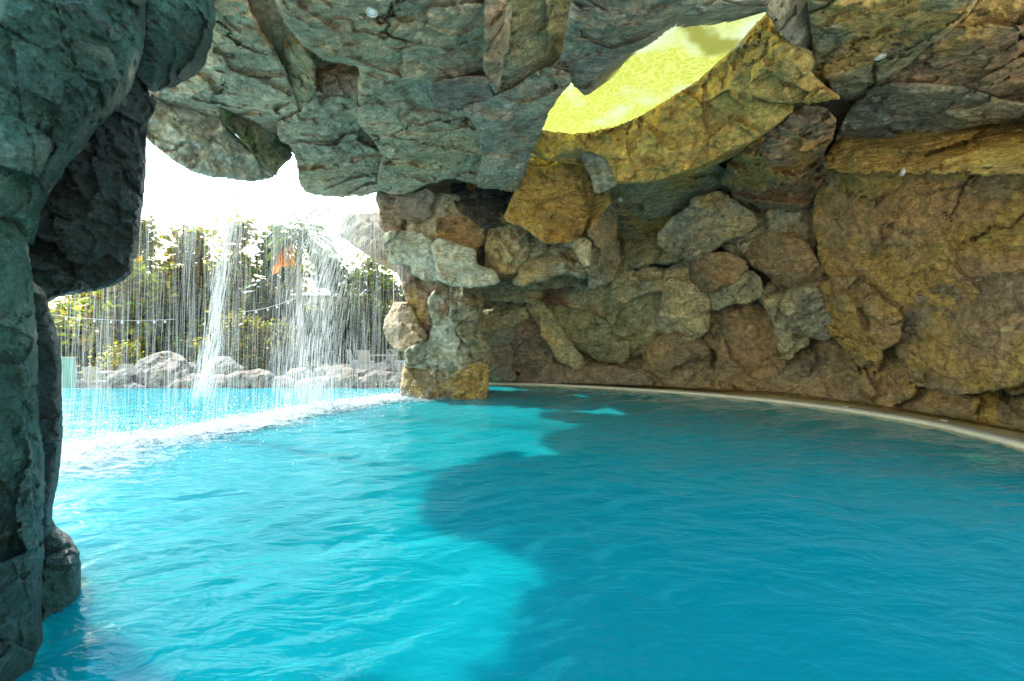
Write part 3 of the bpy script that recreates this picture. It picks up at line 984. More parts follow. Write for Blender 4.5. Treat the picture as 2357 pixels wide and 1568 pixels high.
ar("1208,594 1214,520 1240,545 1262,572 1220,600", 'pale', D=10.9, tilt=(0, -.3), facets=4, T=.7, crust=.4, ochre=.2)
ar("992,563 1009,550 1045,560 1091,577 1091,612 1136,629 1144,648 1096,657 1040,652 1011,645 1004,608", 'crust', D=10.3, tilt=(-.1, -.2), facets=3, chis=.7, T=.9, crust=.6)
ar("884,537 915,533 945,536 997,556 1011,615 1015,645 954,635 948,607 900,602", 'crust', D=10.6, tilt=(-.2, .1), facets=3, chis=.8, T=1.0, crust=.5)
ar("996,545 1004,502 1054,489 1126,494 1114,553 1092,577 1040,562", 'brown', D=10.9, tilt=(0, .2), facets=5, T=.9, crust=.2, ochre=.15)
ar("986,473 1013,447 1060,451 1056,477 1020,500 990,496", 'grey', D=10.8, tilt=(0, .2), facets=3, T=.7, crust=.1)
ar("1040,490 1058,470 1078,472 1070,492", 'pale', D=10.8, facets=3, T=.4, crust=.1)
ar("869,439 943,452 944,498 950,538 886,540 876,504", 'red', D=11.0, tilt=(-.3, 0), facets=4, T=.9, crust=.35)
ar("900,487 921,454 997,437 990,496 961,510 907,500", 'red', D=10.5, tilt=(-.2, .3), facets=5, T=.7, crust=.45)
ar("940,500 990,494 1004,504 998,556 946,538", 'pale', D=10.8, facets=4, T=.7, crust=.35)
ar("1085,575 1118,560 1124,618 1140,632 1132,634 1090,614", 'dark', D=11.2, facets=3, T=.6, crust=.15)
ar("1098,655 1142,645 1180,645 1240,640 1252,665 1236,700 1170,690 1098,690", 'green', D=12.6, tilt=(0, -.4), facets=4, T=1.2, crust=.3)
ar("1186,640 1262,630 1300,622 1340,632 1372,630 1370,660 1310,655 1250,660 1190,665", 'green', D=12.4, facets=4, T=1.2, crust=.25)
ar("1352,612 1372,640 1395,600 1412,550 1420,560 1420,640 1360,660", 'grey', D=11.8, tilt=(.3, 0), facets=3, T=1.0, crust=.2)

# ------------------------------------------------------------------ pillar
pil_t = empty("rock_pillar", (-1.7, 12.3, 0.0), "free standing rock pillar rising from the pool with white mineral crust", "rock pillar")


def pl(poly, col, name="pillar_rock", **kw):
    kw.setdefault('parent', pil_t)
    kw.setdefault('grow', 3)
    return rock(name, pp(poly) if isinstance(poly, str) else poly, col, **kw)


pl("917,932 921,880 929,836 961,824 1020,818 1071,830 1123,836 1130,847 1126,890 1118,932", 'sand', D=11.8, tilt=(0, -.25), name="pillar_base", facets=5, chis=.7, rough=1.4, T=2.0, crust=.3, ochre=.35, rnd=.2, cracks=1.5, grow=1)
pl("915,934,12.5 920,880,12.5 928,836,12.7 965,822,12.4 1012,830,12.0 1002,870,11.7 1014,934,11.55", 'sand', name="pillar_base", facets=2, chis=.4, T=1.6, crust=.2, ochre=.3, rnd=.15, cracks=1.5, grow=1)
pl("881,757 886,733 905,694 942,693 960,726 964,747 985,775 975,795 940,814 912,811 890,787", 'sand', D=11.95, tilt=(-.9, -.2), facets=6, chis=1.2, rough=1.3, T=1.3, crust=.25, rnd=.2, grow=1, label="pale rounded boulder on the pillar's left side")
pl("912,598 954,608 1013,640 1060,648 1070,690 1030,730 1010,790 970,790 957,726 938,692 926,670", 'red', D=12.0, tilt=(-.25, .0), facets=2, chis=.5, rough=1.3, T=1.4, crust=.2, ochre=.15)
pl("985,690 1000,668 1040,662 1060,690 1056,730 1044,770 1075,790 1100,815 1112,848 1088,878 1066,850 1040,886 1012,846 985,874 955,845 933,850 929,815 955,790 985,785 996,740", 'crust', D=11.72, tilt=(.15, -.12), facets=5, chis=.9, rough=2.2, T=.9, crust=.95, moss=.10, ochre=.12, rnd=.12, name="pillar_crust", label="white and green mineral crust down the pillar's front")
pl("1034,655 1108,650 1110,701 1100,740 1102,757 1127,798 1131,842 1098,848 1078,800 1050,768 1036,740", 'grey', D=11.95, tilt=(.7, 0), facets=4, chis=.9, rough=1.6, T=1.4, crust=.6, moss=.15)
pl("900,600 1110,640 1104,700 1094,850 1000,880 935,830 960,700", 'grey', D=12.7, name="pillar_core", facets=2, T=1.2, crust=.2)
# iron ring let into the pale boulder
v = unproj(930, 705, 11.72)
mb = MB()
ring_pts = [Vector((0.085 * math.cos(a), 0.0, 0.055 * math.sin(a))) for a in np.linspace(0, 2 * math.pi, 21)]
mb.tube([tuple(Vector(v) + p) for p in ring_pts], 0.018, 6)
mb.build("iron_ring", simple_mat("rusty_iron", (0.16, 0.09, 0.06), 0.7, 0.3, 40), pil_t, True)

# outer ledge seen through the falling water
led_t = rock("rock_outcrop", pp("772,540 779,512 792,492 838,490 884,482 900,520 905,580 925,628 910,632 869,606 820,571"), 'sand', D=13.6, tilt=(-.2, -.6), facets=5, T=2.5, crust=.2, rnd=.4, topcut=(.32, .9))
tag(led_t, "sunlit tan rock ledge jutting out beyond the falls beside the pillar", "rock")

# ------------------------------------------------------------------ near rocks on the left
def near(name, poly, col, label, cat="boulder", **kw):
    kw.setdefault('grow', 4)
    kw.setdefault('fine', 1.0)
    kw.setdefault('step', 3.0)
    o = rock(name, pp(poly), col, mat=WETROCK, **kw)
    return tag(o, label, cat, "near rocks at the left of the grotto mouth")


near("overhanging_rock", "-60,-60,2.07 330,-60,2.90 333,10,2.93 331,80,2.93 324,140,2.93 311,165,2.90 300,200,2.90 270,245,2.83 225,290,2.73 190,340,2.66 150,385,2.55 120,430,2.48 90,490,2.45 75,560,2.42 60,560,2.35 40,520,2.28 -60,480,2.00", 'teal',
     "huge dark grey overhanging rock with cyan bounce tint filling the upper left corner", facets=2, chis=.25, rnd=.3, T=.7, rough=.8, crust=.05, cracks=1.0)
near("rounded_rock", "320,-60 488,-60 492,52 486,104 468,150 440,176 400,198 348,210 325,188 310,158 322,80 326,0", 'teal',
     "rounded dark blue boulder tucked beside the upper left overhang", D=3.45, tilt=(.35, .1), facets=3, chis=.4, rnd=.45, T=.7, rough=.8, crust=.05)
near("hanging_rock", "308,156,3.14 322,178,3.17 338,200,3.24 345,225,3.24 355,234,3.28 353,256,3.28 338,276,3.28 334,330,3.31 330,440,3.31 322,500,3.31 316,572,3.31 314,592,3.31 304,596,3.24 301,625,3.17 288,641,3.10 254,658,3.04 217,667,2.97 168,677,2.86 131,682,2.76 109,695,2.73 30,650,2.69 20,560,2.69 60,480,2.73 120,420,2.83 160,370,2.90 224,285,3.00 276,215,3.07", 'wet_bounce',
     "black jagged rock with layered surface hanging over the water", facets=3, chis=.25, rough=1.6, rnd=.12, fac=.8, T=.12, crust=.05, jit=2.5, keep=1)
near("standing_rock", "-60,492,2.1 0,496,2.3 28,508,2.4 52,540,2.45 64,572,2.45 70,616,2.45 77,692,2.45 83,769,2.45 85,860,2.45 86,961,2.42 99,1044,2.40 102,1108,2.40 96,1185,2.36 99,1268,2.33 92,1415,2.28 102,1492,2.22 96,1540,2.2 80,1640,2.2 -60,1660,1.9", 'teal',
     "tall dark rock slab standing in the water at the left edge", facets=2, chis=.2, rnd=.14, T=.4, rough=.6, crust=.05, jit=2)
near("rock_column", "40,640,2.58 72,645,2.62 106,680,2.67 112,718,2.67 131,775,2.67 139,833,2.67 138,890,2.67 141,974,2.67 138,1051,2.67 131,1108,2.62 118,1163,2.58 112,1230,2.58 60,1300,2.49 50,900,2.49", 'wet_bounce',
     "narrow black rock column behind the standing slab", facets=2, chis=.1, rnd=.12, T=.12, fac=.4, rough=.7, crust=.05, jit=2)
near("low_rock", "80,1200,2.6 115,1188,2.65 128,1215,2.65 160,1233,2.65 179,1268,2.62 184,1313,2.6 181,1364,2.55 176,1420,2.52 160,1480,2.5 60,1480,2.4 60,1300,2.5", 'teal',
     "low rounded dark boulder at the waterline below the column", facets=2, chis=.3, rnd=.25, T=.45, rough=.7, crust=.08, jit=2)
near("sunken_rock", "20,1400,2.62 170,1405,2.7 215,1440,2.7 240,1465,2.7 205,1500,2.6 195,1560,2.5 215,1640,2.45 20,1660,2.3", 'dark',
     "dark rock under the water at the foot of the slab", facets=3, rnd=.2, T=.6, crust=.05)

# ------------------------------------------------------------------ boulders along the far pool edge
BOUL = [
    ("291,867 318,829 355,813 388,807 418,815 433,829 437,855 425,875 392,902 330,902 296,895", 14.9, (.52, 1.4), "biggest of the boulders, pale humped top, at the far pool edge"),
    ("241,870 254,859 288,846 300,870 303,885 288,902 254,902", 14.6, (.35, 1.0), "dark pointed boulder at the left end of the row"),
    ("282,886 303,878 318,884 338,888 334,903 288,903", 14.35, (.5, 1.2), "small flat stone at the waterline below the biggest boulder"),
    ("350,898 377,887 399,878 411,863 429,857 489,861 521,861 524,903 467,903 411,903", 14.5, (.45, 1.2), "long low boulder with a sloping left end right of the biggest boulder"),
    ("465,856 474,833 500,820 526,819 541,831 552,846 556,860 522,868 470,868", 15.4, (.6, 1.3), "round topped boulder raised behind the low row"),
    ("541,835 553,840 562,845 558,860 545,862", 15.5, (.5, 1.0), "tiny pale stone at the right side of the raised round boulder"),
    ("429,833 448,832 455,848 446,866 432,866", 15.3, (.4, 1.0), "small grey stone wedged right of the biggest boulder"),
    ("518,865 541,853 571,853 597,847 623,855 633,866 612,880 614,903 560,904 520,903", 14.55, (.42, 1.3), "wide flat boulder in the middle of the row"),
    ("608,878 630,864 653,864 679,869 685,880 686,903 612,903", 14.5, (.45, 1.2), "low wedge boulder right of the wide flat one"),
    ("658,861 671,847 705,845 720,857 722,870 686,874 662,872", 15.3, (.55, 1.2), "small rounded stone set back behind the wedge boulders"),
    ("677,880 697,869 742,865 760,873 746,904 684,904", 14.45, (.45, 1.2), "flat topped stone near the palm trunk's right"),
    ("722,849 746,842 766,843 758,866 727,870", 15.2, (.5, 1.2), "little flat stone behind the brown humped boulder"),
    ("740,876 761,843 776,840 809,845 826,863 828,890 815,904 744,904", 14.5, (.5, 1.1), "brown humped boulder under the heavy cascade"),
    ("820,880 843,858 861,850 913,857 930,861 932,905 824,905", 14.55, (.5, 1.1), "craggy brown boulder next to the pillar"),
    ("850,846 865,836 884,833 910,842 919,857 890,864 854,858", 15.5, (.6, 1.2), "smooth pinkish stone lying on the craggy boulder"),
    ("815,850 838,848 850,852 838,866 822,868", 15.2, (.5, 1.2), "low pale stone in front of the right chairs"),
]
for i, (p, D, tcut, lab) in enumerate(BOUL):
    o = rock("pool_boulder", pp(p), 'boulder', D=D, T=1.1, step=2.0, rnd=.28, topcut=tcut, facets=4, chis=.8, crust=0.0, mat=BOULDER, jit=1.6, rough=.8, cracks=.6, tilt=(0, -.1))
    tag(o, lab, "boulder", "boulders along the far pool edge")

# ------------------------------------------------------------------ skylight: shallow basin floor of yellow acrylic over the hole
def pane_mat():
    m, nt, b, out = new_mat("yellow_acrylic")
    tc = N(nt, "ShaderNodeTexCoord")
    # caustic light lines of rippled water, painted into the pane colour
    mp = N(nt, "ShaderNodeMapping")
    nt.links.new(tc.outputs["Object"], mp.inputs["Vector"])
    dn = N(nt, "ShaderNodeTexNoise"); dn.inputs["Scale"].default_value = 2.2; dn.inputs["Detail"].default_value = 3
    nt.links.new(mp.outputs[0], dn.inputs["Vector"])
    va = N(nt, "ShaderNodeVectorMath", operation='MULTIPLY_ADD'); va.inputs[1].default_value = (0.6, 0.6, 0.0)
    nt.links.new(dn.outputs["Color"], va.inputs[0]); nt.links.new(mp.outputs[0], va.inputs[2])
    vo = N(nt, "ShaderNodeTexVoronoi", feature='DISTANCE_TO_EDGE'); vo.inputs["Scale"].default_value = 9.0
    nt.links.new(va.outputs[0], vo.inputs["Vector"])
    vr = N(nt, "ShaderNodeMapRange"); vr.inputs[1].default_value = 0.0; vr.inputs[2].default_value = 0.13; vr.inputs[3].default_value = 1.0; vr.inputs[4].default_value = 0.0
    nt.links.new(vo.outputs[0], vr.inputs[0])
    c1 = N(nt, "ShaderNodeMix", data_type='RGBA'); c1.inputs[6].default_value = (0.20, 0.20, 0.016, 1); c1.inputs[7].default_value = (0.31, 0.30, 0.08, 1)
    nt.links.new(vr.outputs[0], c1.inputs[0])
    # bluish white patches
    n2 = N(nt, "ShaderNodeTexNoise"); n2.inputs["Scale"].default_value = 0.9; n2.inputs["Detail"].default_value = 2
    nt.links.new(tc.outputs["Object"], n2.inputs["Vector"])
    r2 = N(nt, "ShaderNodeMapRange"); r2.inputs[1].default_value = 0.50; r2.inputs[2].default_value = 0.66; r2.inputs[3].default_value = 0.0; r2.inputs[4].default_value = 0.85
    nt.links.new(n2.outputs[0], r2.inputs[0])
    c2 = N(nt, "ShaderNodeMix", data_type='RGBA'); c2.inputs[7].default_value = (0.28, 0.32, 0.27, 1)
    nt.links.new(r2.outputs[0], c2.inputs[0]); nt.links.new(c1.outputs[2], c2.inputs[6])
    # brown sediment lying on the acrylic
    at = N(nt, "ShaderNodeVertexColor", layer_name="Col")
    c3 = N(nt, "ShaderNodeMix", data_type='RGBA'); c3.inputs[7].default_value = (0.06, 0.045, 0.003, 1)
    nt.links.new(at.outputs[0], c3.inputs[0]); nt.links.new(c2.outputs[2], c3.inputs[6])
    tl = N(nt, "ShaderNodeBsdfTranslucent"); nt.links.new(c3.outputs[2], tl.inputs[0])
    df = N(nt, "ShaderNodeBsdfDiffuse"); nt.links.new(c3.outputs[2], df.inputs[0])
    ms = N(nt, "ShaderNodeMixShader"); ms.inputs[0].default_value = 0.08
    nt.links.new(tl.outputs[0], ms.inputs[1]); nt.links.new(df.outputs[0], ms.inputs[2])
    gl = N(nt, "ShaderNodeBsdfGlossy"); gl.inputs["Roughness"].default_value = 0.1
    tp_ = N(nt, "ShaderNodeBsdfTransparent"); tp_.inputs[0].default_value = (0.95, 0.80, 0.16, 1)
    m3 = N(nt, "ShaderNodeMixShader"); m3.inputs[0].default_value = 0.24
    nt.links.new(ms.outputs[0], m3.inputs[1]); nt.links.new(tp_.outputs[0], m3.inputs[2]); ms = m3
    m2 = N(nt, "ShaderNodeMixShader"); m2.inputs[0].default_value = 0.05; nt.links.new(ms.outputs[0], m2.inputs[1]); nt.links.new(gl.outputs[0], m2.inputs[2])
    nt.links.new(m2.outputs[0], out.inputs["Surface"])
    return m


def build_skylight():
    ctr = HOLE.mean(0)
    ext = np.array([HOLE.min(0) - 2.4, HOLE.max(0) + 2.4])
    t = empty("skylight", (ctr[0], ctr[1], 5.68), "glowing yellow green skylight pane in the hole of the rock ceiling", "skylight")
    xs = np.arange(ext[0, 0], ext[1, 0], 0.05); ys = np.arange(ext[0, 1], ext[1, 1], 0.05)
    X, Y = np.meshgrid(xs, ys); n = X.size
    idx = np.arange(n).reshape(X.shape)
    q = np.stack([idx[:-1, :-1].ravel(), idx[:-1, 1:].ravel(), idx[1:, 1:].ravel(), idx[1:, :-1].ravel()], 1)
    P = np.c_[X.ravel(), Y.ravel()]
    big = ctr + (HOLE - ctr) * 2.2
    ok = in_poly(P[:, 0], P[:, 1], big)
    q = q[ok[q].all(1)]
    z = 5.68 + 0.03 * fbm(np.c_[P * 1.2, np.zeros(n)], 2)
    # sediment streak
    k = (5.68 - CAM_H)
    pts = [((1590 - 1178) / (784 - 62) * k, FOC / (784 - 62) * k), ((1612 - 1178) / (784 - 90) * k, FOC / (784 - 90) * k), ((1640 - 1178) / (784 - 108) * k, FOC / (784 - 108) * k), ((1672 - 1178) / (784 - 108) * k, FOC / (784 - 108) * k)]
    d = np.full(n, 9.0)
    for a, b in zip(pts[:-1], pts[1:]):
        a, b = np.array(a), np.array(b)
        tt = np.clip(((P - a) @ (b - a)) / ((b - a) @ (b - a)), 0, 1)
        d = np.minimum(d, np.linalg.norm(P - (a + tt[:, None] * (b - a)), axis=1))
    f = sstep(0.22, 0.08, d + 0.16 * fbm(np.c_[P * 4, np.full(n, 2.0)], 4))
    used = np.unique(q); rm = np.full(n, -1); rm[used] = np.arange(len(used))
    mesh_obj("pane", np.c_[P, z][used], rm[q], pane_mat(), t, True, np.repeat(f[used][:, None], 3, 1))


build_skylight()

# ------------------------------------------------------------------ falling water and foam
def veil_mat(name, col, alpha, rough=0.3):
    m, nt, b, out = new_mat(name)
    tr = N(nt, "ShaderNodeBsdfTransparent")
    df = N(nt, "ShaderNodeBsdfDiffuse"); df.inputs[0].default_value = (*col, 1)
    tl = N(nt, "ShaderNodeBsdfTranslucent"); tl.inputs[0].default_value = (*col, 1)
    m1 = N(nt, "ShaderNodeMixShader"); m1.inputs[0].default_value = 0.5
    nt.links.new(df.outputs[0], m1.inputs[1]); nt.links.new(tl.outputs[0], m1.inputs[2])
    m2 = N(nt, "ShaderNodeMixShader"); m2.inputs[0].default_value = alpha
    nt.links.new(tr.outputs[0], m2.inputs[1]); nt.links.new(m1.outputs[0], m2.inputs[2])
    nt.links.new(m2.outputs[0], out.inputs["Surface"])
    return m


def sheet_mat():
    m = veil_mat("water_sheet", (.66, .72, .76), 0.1)
    nt = m.node_tree
    tc = N(nt, "ShaderNodeTexCoord")
    mp = N(nt, "ShaderNodeMapping"); mp.inputs["Scale"].default_value = (9, 9, 0.55)
    nt.links.new(tc.outputs["Object"], mp.inputs["Vector"])
    n1 = N(nt, "ShaderNodeTexNoise"); n1.inputs["Scale"].default_value = 1.6; n1.inputs["Detail"].default_value = 7; n1.inputs["Roughness"].default_value = .7
    nt.links.new(mp.outputs[0], n1.inputs["Vector"])
    mr = N(nt, "ShaderNodeMapRange"); mr.inputs[1].default_value = .44; mr.inputs[2].default_value = .72; mr.inputs[3].default_value = .0; mr.inputs[4].default_value = .14
    nt.links.new(n1.outputs[0], mr.inputs[0])
    ms = [n for n in nt.nodes if n.type == 'MIX_SHADER' and not n.inputs[0].is_linked and abs(n.inputs[0].default_value - 0.1) < 1e-4][0]
    nt.links.new(mr.outputs[0], ms.inputs[0])
    return m


def strands(rows):
    """rows: (x,y,z_top,z_bot,dx,dy,width) slim falling threads of water, three sided and pointed"""
    V, F = [], []
    n = 0
    rg = np.random.RandomState(5)
    for (x, y, zt, zb, dx, dy, w) in rows:
        a0 = rg.uniform(0, 6.28)
        base = n
        for (t, r) in ((0, .25), (.3, 1.0), (.75, .8), (1, .1)):
            z = zt + (zb - zt) * t
            px, py = x + dx * t * t, y + dy * t * t
            for k in range(3):
                an = a0 + k * 2.0944
                V.append((px + w * r * .5 * math.cos(an), py + w * r * .5 * math.sin(an), z))
            n += 3
        for r in range(3):
            for k in range(3):
                F.append((base + r * 3 + k, base + r * 3 + (k + 1) % 3, base + r * 3 + 3 + (k + 1) % 3, base + r * 3 + 3 + k))
    return np.array(V), np.array(F)


def lip_z(t):       # height of the lip along the fall line, t in 0..1
    return 4.25 + 0.75 * t


FL = len(FALL)
def fall_pt(t):
    i = t * (FL - 1); k = min(int(i), FL - 2)
    return FALL[k] + (FALL[k + 1] - FALL[k]) * (i - k)


def t_for_px(px):
    d = np.abs(FALL[:, 0] / FALL[:, 1] - (px - 1178) / FOC)
    return d.argmin() / (FL - 1)


def build_falls():
    rg = np.random.RandomState(11)
    rows = []
    dens = lambda t: 0.35 + 0.65 * sstep(-.15, .35, perlin(np.array([[t * 9.0, 3.3, 1.0]]))[0] + .5 * perlin(np.array([[t * 31.0, 7.3, 1.0]]))[0])
    while len(rows) < 3400:
        t = rg.uniform(0.16, 0.95)
        if rg.rand() > dens(t): continue
        p = fall_pt(t) + rg.normal(size=2) * np.array([0.12, 0.10])
        zt = lip_z(t) - abs(rg.normal()) * 0.25 if rg.rand() < .35 else rg.uniform(0.1, lip_z(t) - 0.1)
        L = rg.uniform(0.4, 2.0) * (0.5 + 0.5 * (1 - zt / 5))
        zb = max(-0.02, zt - L * 1.4)
        w = rg.choice([0.003, 0.005, 0.009, 0.016], p=[.4, .35, .2, .05])
        rows.append((p[0], p[1], zt, zb, rg.normal(-.03, .035) * L, rg.normal(-.02, .03) * L, w))
    t0 = empty("waterfall", (-4.6, 8.5, 0.0), "thin curtain of falling water across the grotto mouth with many white threads", "waterfall")
    V, F = strands(rows)
    mesh_obj("thread_veil", V, F, veil_mat("water_thread", (.68, .74, .78), .16), t0, True)
    # the soft sheet between the threads
    us = np.linspace(0.15, 0.97, 260); vs = np.linspace(0, 1, 24)
    SV = []
    for u in us:
        p = fall_pt(u)
        for v_ in vs:
            wob = 0.05 * perlin(np.array([[u * 40, v_ * 2, 0.5]]))[0]
            SV.append((p[0] + wob, p[1] + wob, lip_z(u) * (1 - v_) + 0.0))
    nv = len(vs)
    SF = [(i * nv + j, (i + 1) * nv + j, (i + 1) * nv + j + 1, i * nv + j + 1) for i in range(len(us) - 1) for j in range(nv - 1)]
    mesh_obj("water_sheet", np.array(SV), np.array(SF), sheet_mat(), t0, True)
    # heavier jets that hang together
    def jet(name, path, nn, spread, wmax):
        pts = catmull(path, 16) if len(path[0]) == 2 else None
        P = np.array(path, float)
        rws = []
        for _ in range(nn):
            u = rg.uniform(0, 1) ** 0.9
            i = u * (len(P) - 1); k = min(int(i), len(P) - 2)
            c_ = P[k] + (P[k + 1] - P[k]) * (i - k)
            s_ = P[k + 1] - P[k]
            L = rg.uniform(0.15, 0.55)
            dr = s_ / np.linalg.norm(s_)
            sp = spread[0] + (spread[1] - spread[0]) * u
            o_ = rg.normal(size=2) * sp
            zt = c_[2] + L / 2; zb = max(-.02, c_[2] - L / 2)
            rws.append((c_[0] + o_[0], c_[1] + o_[1], zt, zb, dr[0] / max(.3, -dr[2]) * L, dr[1] / max(.3, -dr[2]) * L, rg.uniform(.006, wmax)))
        V, F = strands(rws)
        mesh_obj(name, V, F, veil_mat("water_" + name, (.82, .87, .90), .17), t0, True)
    def P3(px, py, D): return tuple(unproj(px, py, D))
    jet("jet", [P3(566, 425, 7.6), P3(540, 490, 7.5), P3(520, 590, 7.4), P3(503, 700, 7.35), P3(494, 790, 7.3), P3(480, 860, 7.3), P3(470, 905, 7.3)], 800, (.04, .08), .016)
    jet("cascade", [P3(842, 455, 10.6), P3(800, 500, 10.5), P3(765, 570, 10.4), P3(740, 670, 10.3), P3(725, 780, 10.2), P3(718, 870, 10.1), P3(716, 925, 10.0)], 2800, (.22, .46), .018)
    jet("jet", [P3(704, 450, 9.6), P3(712, 500, 9.6), P3(716, 560, 9.6)], 60, (.03, .06), .018)
    jet("jet", [P3(346, 345, 6.4), P3(372, 440, 6.3), P3(384, 520, 6.3)], 60, (.10, .22), .014)
    # trickles off the pale block beside the pillar
    V, F = strands([(*unproj(906, 603, 10.4)[:2], unproj(906, 603, 10.4)[2], 1.9, 0, 0, .02), (*unproj(925, 606, 10.4)[:2], unproj(925, 606, 10.4)[2], 2.6, 0, 0, .014)])
    mesh_obj("trickle", V, F, veil_mat("water_trickle", (.9, .93, .95), .6), t0, True)


build_falls()


def foam_mat():
    m, nt, b, out = new_mat("foam_white")
    tc = N(nt, "ShaderNodeTexCoord")
    at = N(nt, "ShaderNodeVertexColor", layer_name="Col")
    n1 = N(nt, "ShaderNodeTexNoise"); n1.inputs["Scale"].default_value = 6.0; n1.inputs["Detail"].default_value = 9; n1.inputs["Roughness"].default_value = 0.8; n1.inputs["Distortion"].default_value = 0.6
    mp = N(nt, "ShaderNodeMapping"); mp.inputs["Rotation"].default_value = (0, 0, -.3); mp.inputs["Scale"].default_value = (.8, 1.5, 1)
    nt.links.new(tc.outputs["Object"], mp.inputs["Vector"]); nt.links.new(mp.outputs[0], n1.inputs["Vector"])
    ad = N(nt, "ShaderNodeMath", operation='ADD'); nt.links.new(at.outputs[0], ad.inputs[0]); nt.links.new(n1.outputs[0], ad.inputs[1])
    mr = N(nt, "ShaderNodeMapRange"); mr.inputs[1].default_value = 0.84; mr.inputs[2].default_value = 1.08; mr.inputs[3].default_value = 0; mr.inputs[4].default_value = 0.96
    nt.links.new(ad.outputs[0], mr.inputs[0])
    tr = N(nt, "ShaderNodeBsdfTransparent")
    df = N(nt, "ShaderNodeBsdfDiffuse"); df.inputs[0].default_value = (.50, .60, .64, 1)
    m2 = N(nt, "ShaderNodeMixShader"); nt.links.new(mr.outputs[0], m2.inputs[0])
    nt.links.new(tr.outputs[0], m2.inputs[1]); nt.links.new(df.outputs[0], m2.inputs[2])
    nt.links.new(m2.outputs[0], out.inputs["Surface"])
    return m


def build_foam():
    xs = np.arange(-9.0, -0.6, 0.035); ys = np.arange(2.8, 13.2, 0.035)
    X, Y = np.meshgrid(xs, ys); x, y = X.ravel(), Y.ravel()
    d = fall_dist(x, y)
    wid = 1.9 + 0.9 * fbm(np.c_[x * .8, y * .8, np.zeros(len(x))], 3)
    f = np.clip(1 - d / wid, -1, 1)
    lump = fbm(np.c_[x * 3.2, y * 3.2, np.full(len(x), 2.2)], 4)
    lump2 = np.abs(perlin(np.c_[x * 9, y * 9, np.full(len(x), 5.2)]))
    z = wave(x, y) + 0.006 + np.clip(f * 1.3, 0, 1) ** 1.5 * (0.09 * np.clip(lump + .3, 0, 1) + 0.05 * lump2)
    # scattered flecks drifting towards the viewer
    fl = np.exp(-((x + 4.0) ** 2 / 1.6 + (y - 4.9) ** 2 / .9)) * .36
    col = np.clip(f * 1.05, 0, 1) * 0.54 + fl * .8 + np.clip(1 - d / 2.8, 0, 1) * .10
    keep = (d < 2.9)
    idx = np.arange(X.size).reshape(X.shape)
    q = np.stack([idx[:-1, :-1].ravel(), idx[:-1, 1:].ravel(), idx[1:, 1:].ravel(), idx[1:, :-1].ravel()], 1)
    q = q[keep[q].all(1)]
    used = np.unique(q); rm = np.full(len(x), -1); rm[used] = np.arange(len(used))
    V = np.c_[x, y, z]
    o = mesh_obj("foam", V[used], rm[q], foam_mat(), None, True, np.repeat(col[used][:, None], 3, 1))
    tag(o, "band of white foam where the falling water hits the pool", "foam", kind="stuff")
    # thrown droplets
    rg = np.random.RandomState(3)
    n = 9000
    t = rg.uniform(0.1, .98, n)
    P = np.array([fall_pt(a) for a in t]) + rg.normal(size=(n, 2)) * np.where(rg.rand(n, 1) < .75, .42, .95)
    h = 0.03 + rg.exponential(0.11, n)
    r = rg.choice([.003, .005, .008, .014], n, p=[.4, .35, .2, .05])
    octv = np.array([(1, 0, 0), (-1, 0, 0), (0, 1, 0), (0, -1, 0), (0, 0, 1.3), (0, 0, -1.3)], float)
    octf = np.array([(0, 2, 4), (2, 1, 4), (1, 3, 4), (3, 0, 4), (2, 0, 5), (1, 2, 5), (3, 1, 5), (0, 3, 5)])
    V = (np.c_[P, h][:, None] + octv[None] * r[:, None, None]).reshape(-1, 3)
    F = (octf[None] + (np.arange(n) * 6)[:, None, None]).reshape(-1, 3)
    o = mesh_obj("spray_drops", V, F, veil_mat("spray_white", (.92, .95, .96), .85))
    tag(o, "white spray drops leaping above the foam band", "spray", kind="stuff")


build_foam()

# ------------------------------------------------------------------ planting beyond the pool
def leaf_mat(name, trans=0.45):
    m, nt, b, out = new_mat(name)
    at = N(nt, "ShaderNodeVertexColor", layer_name="Col")
    b.inputs["Roughness"].default_value = 0.45
    b.inputs["Specular IOR Level"].default_value = 0.4
    nt.links.new(at.outputs[0], b.inputs["Base Color"])
    tl = N(nt, "ShaderNodeBsdfTranslucent")
    mu = N(nt, "ShaderNodeMix", data_type='RGBA', blend_type='MULTIPLY'); mu.inputs[0].default_value = 1; mu.inputs[7].default_value = (1.9, 1.7, .6, 1)
    nt.links.new(at.outputs[0], mu.inputs[6]); nt.links.new(mu.outputs[2], tl.inputs[0])
    ms = N(nt, "ShaderNodeMixShader"); ms.inputs[0].default_value = trans
    nt.links.new(b.outputs[0], ms.inputs[1]); nt.links.new(tl.outputs[0], ms.inputs[2])
    nt.links.new(ms.outputs[0], out.inputs["Surface"])
    return m


LEAF = leaf_mat("leaf")
BARK = simple_mat("bark", (0.16, 0.13, 0.10), 0.9, 0.3, 12, bump=0.6, bscale=40)


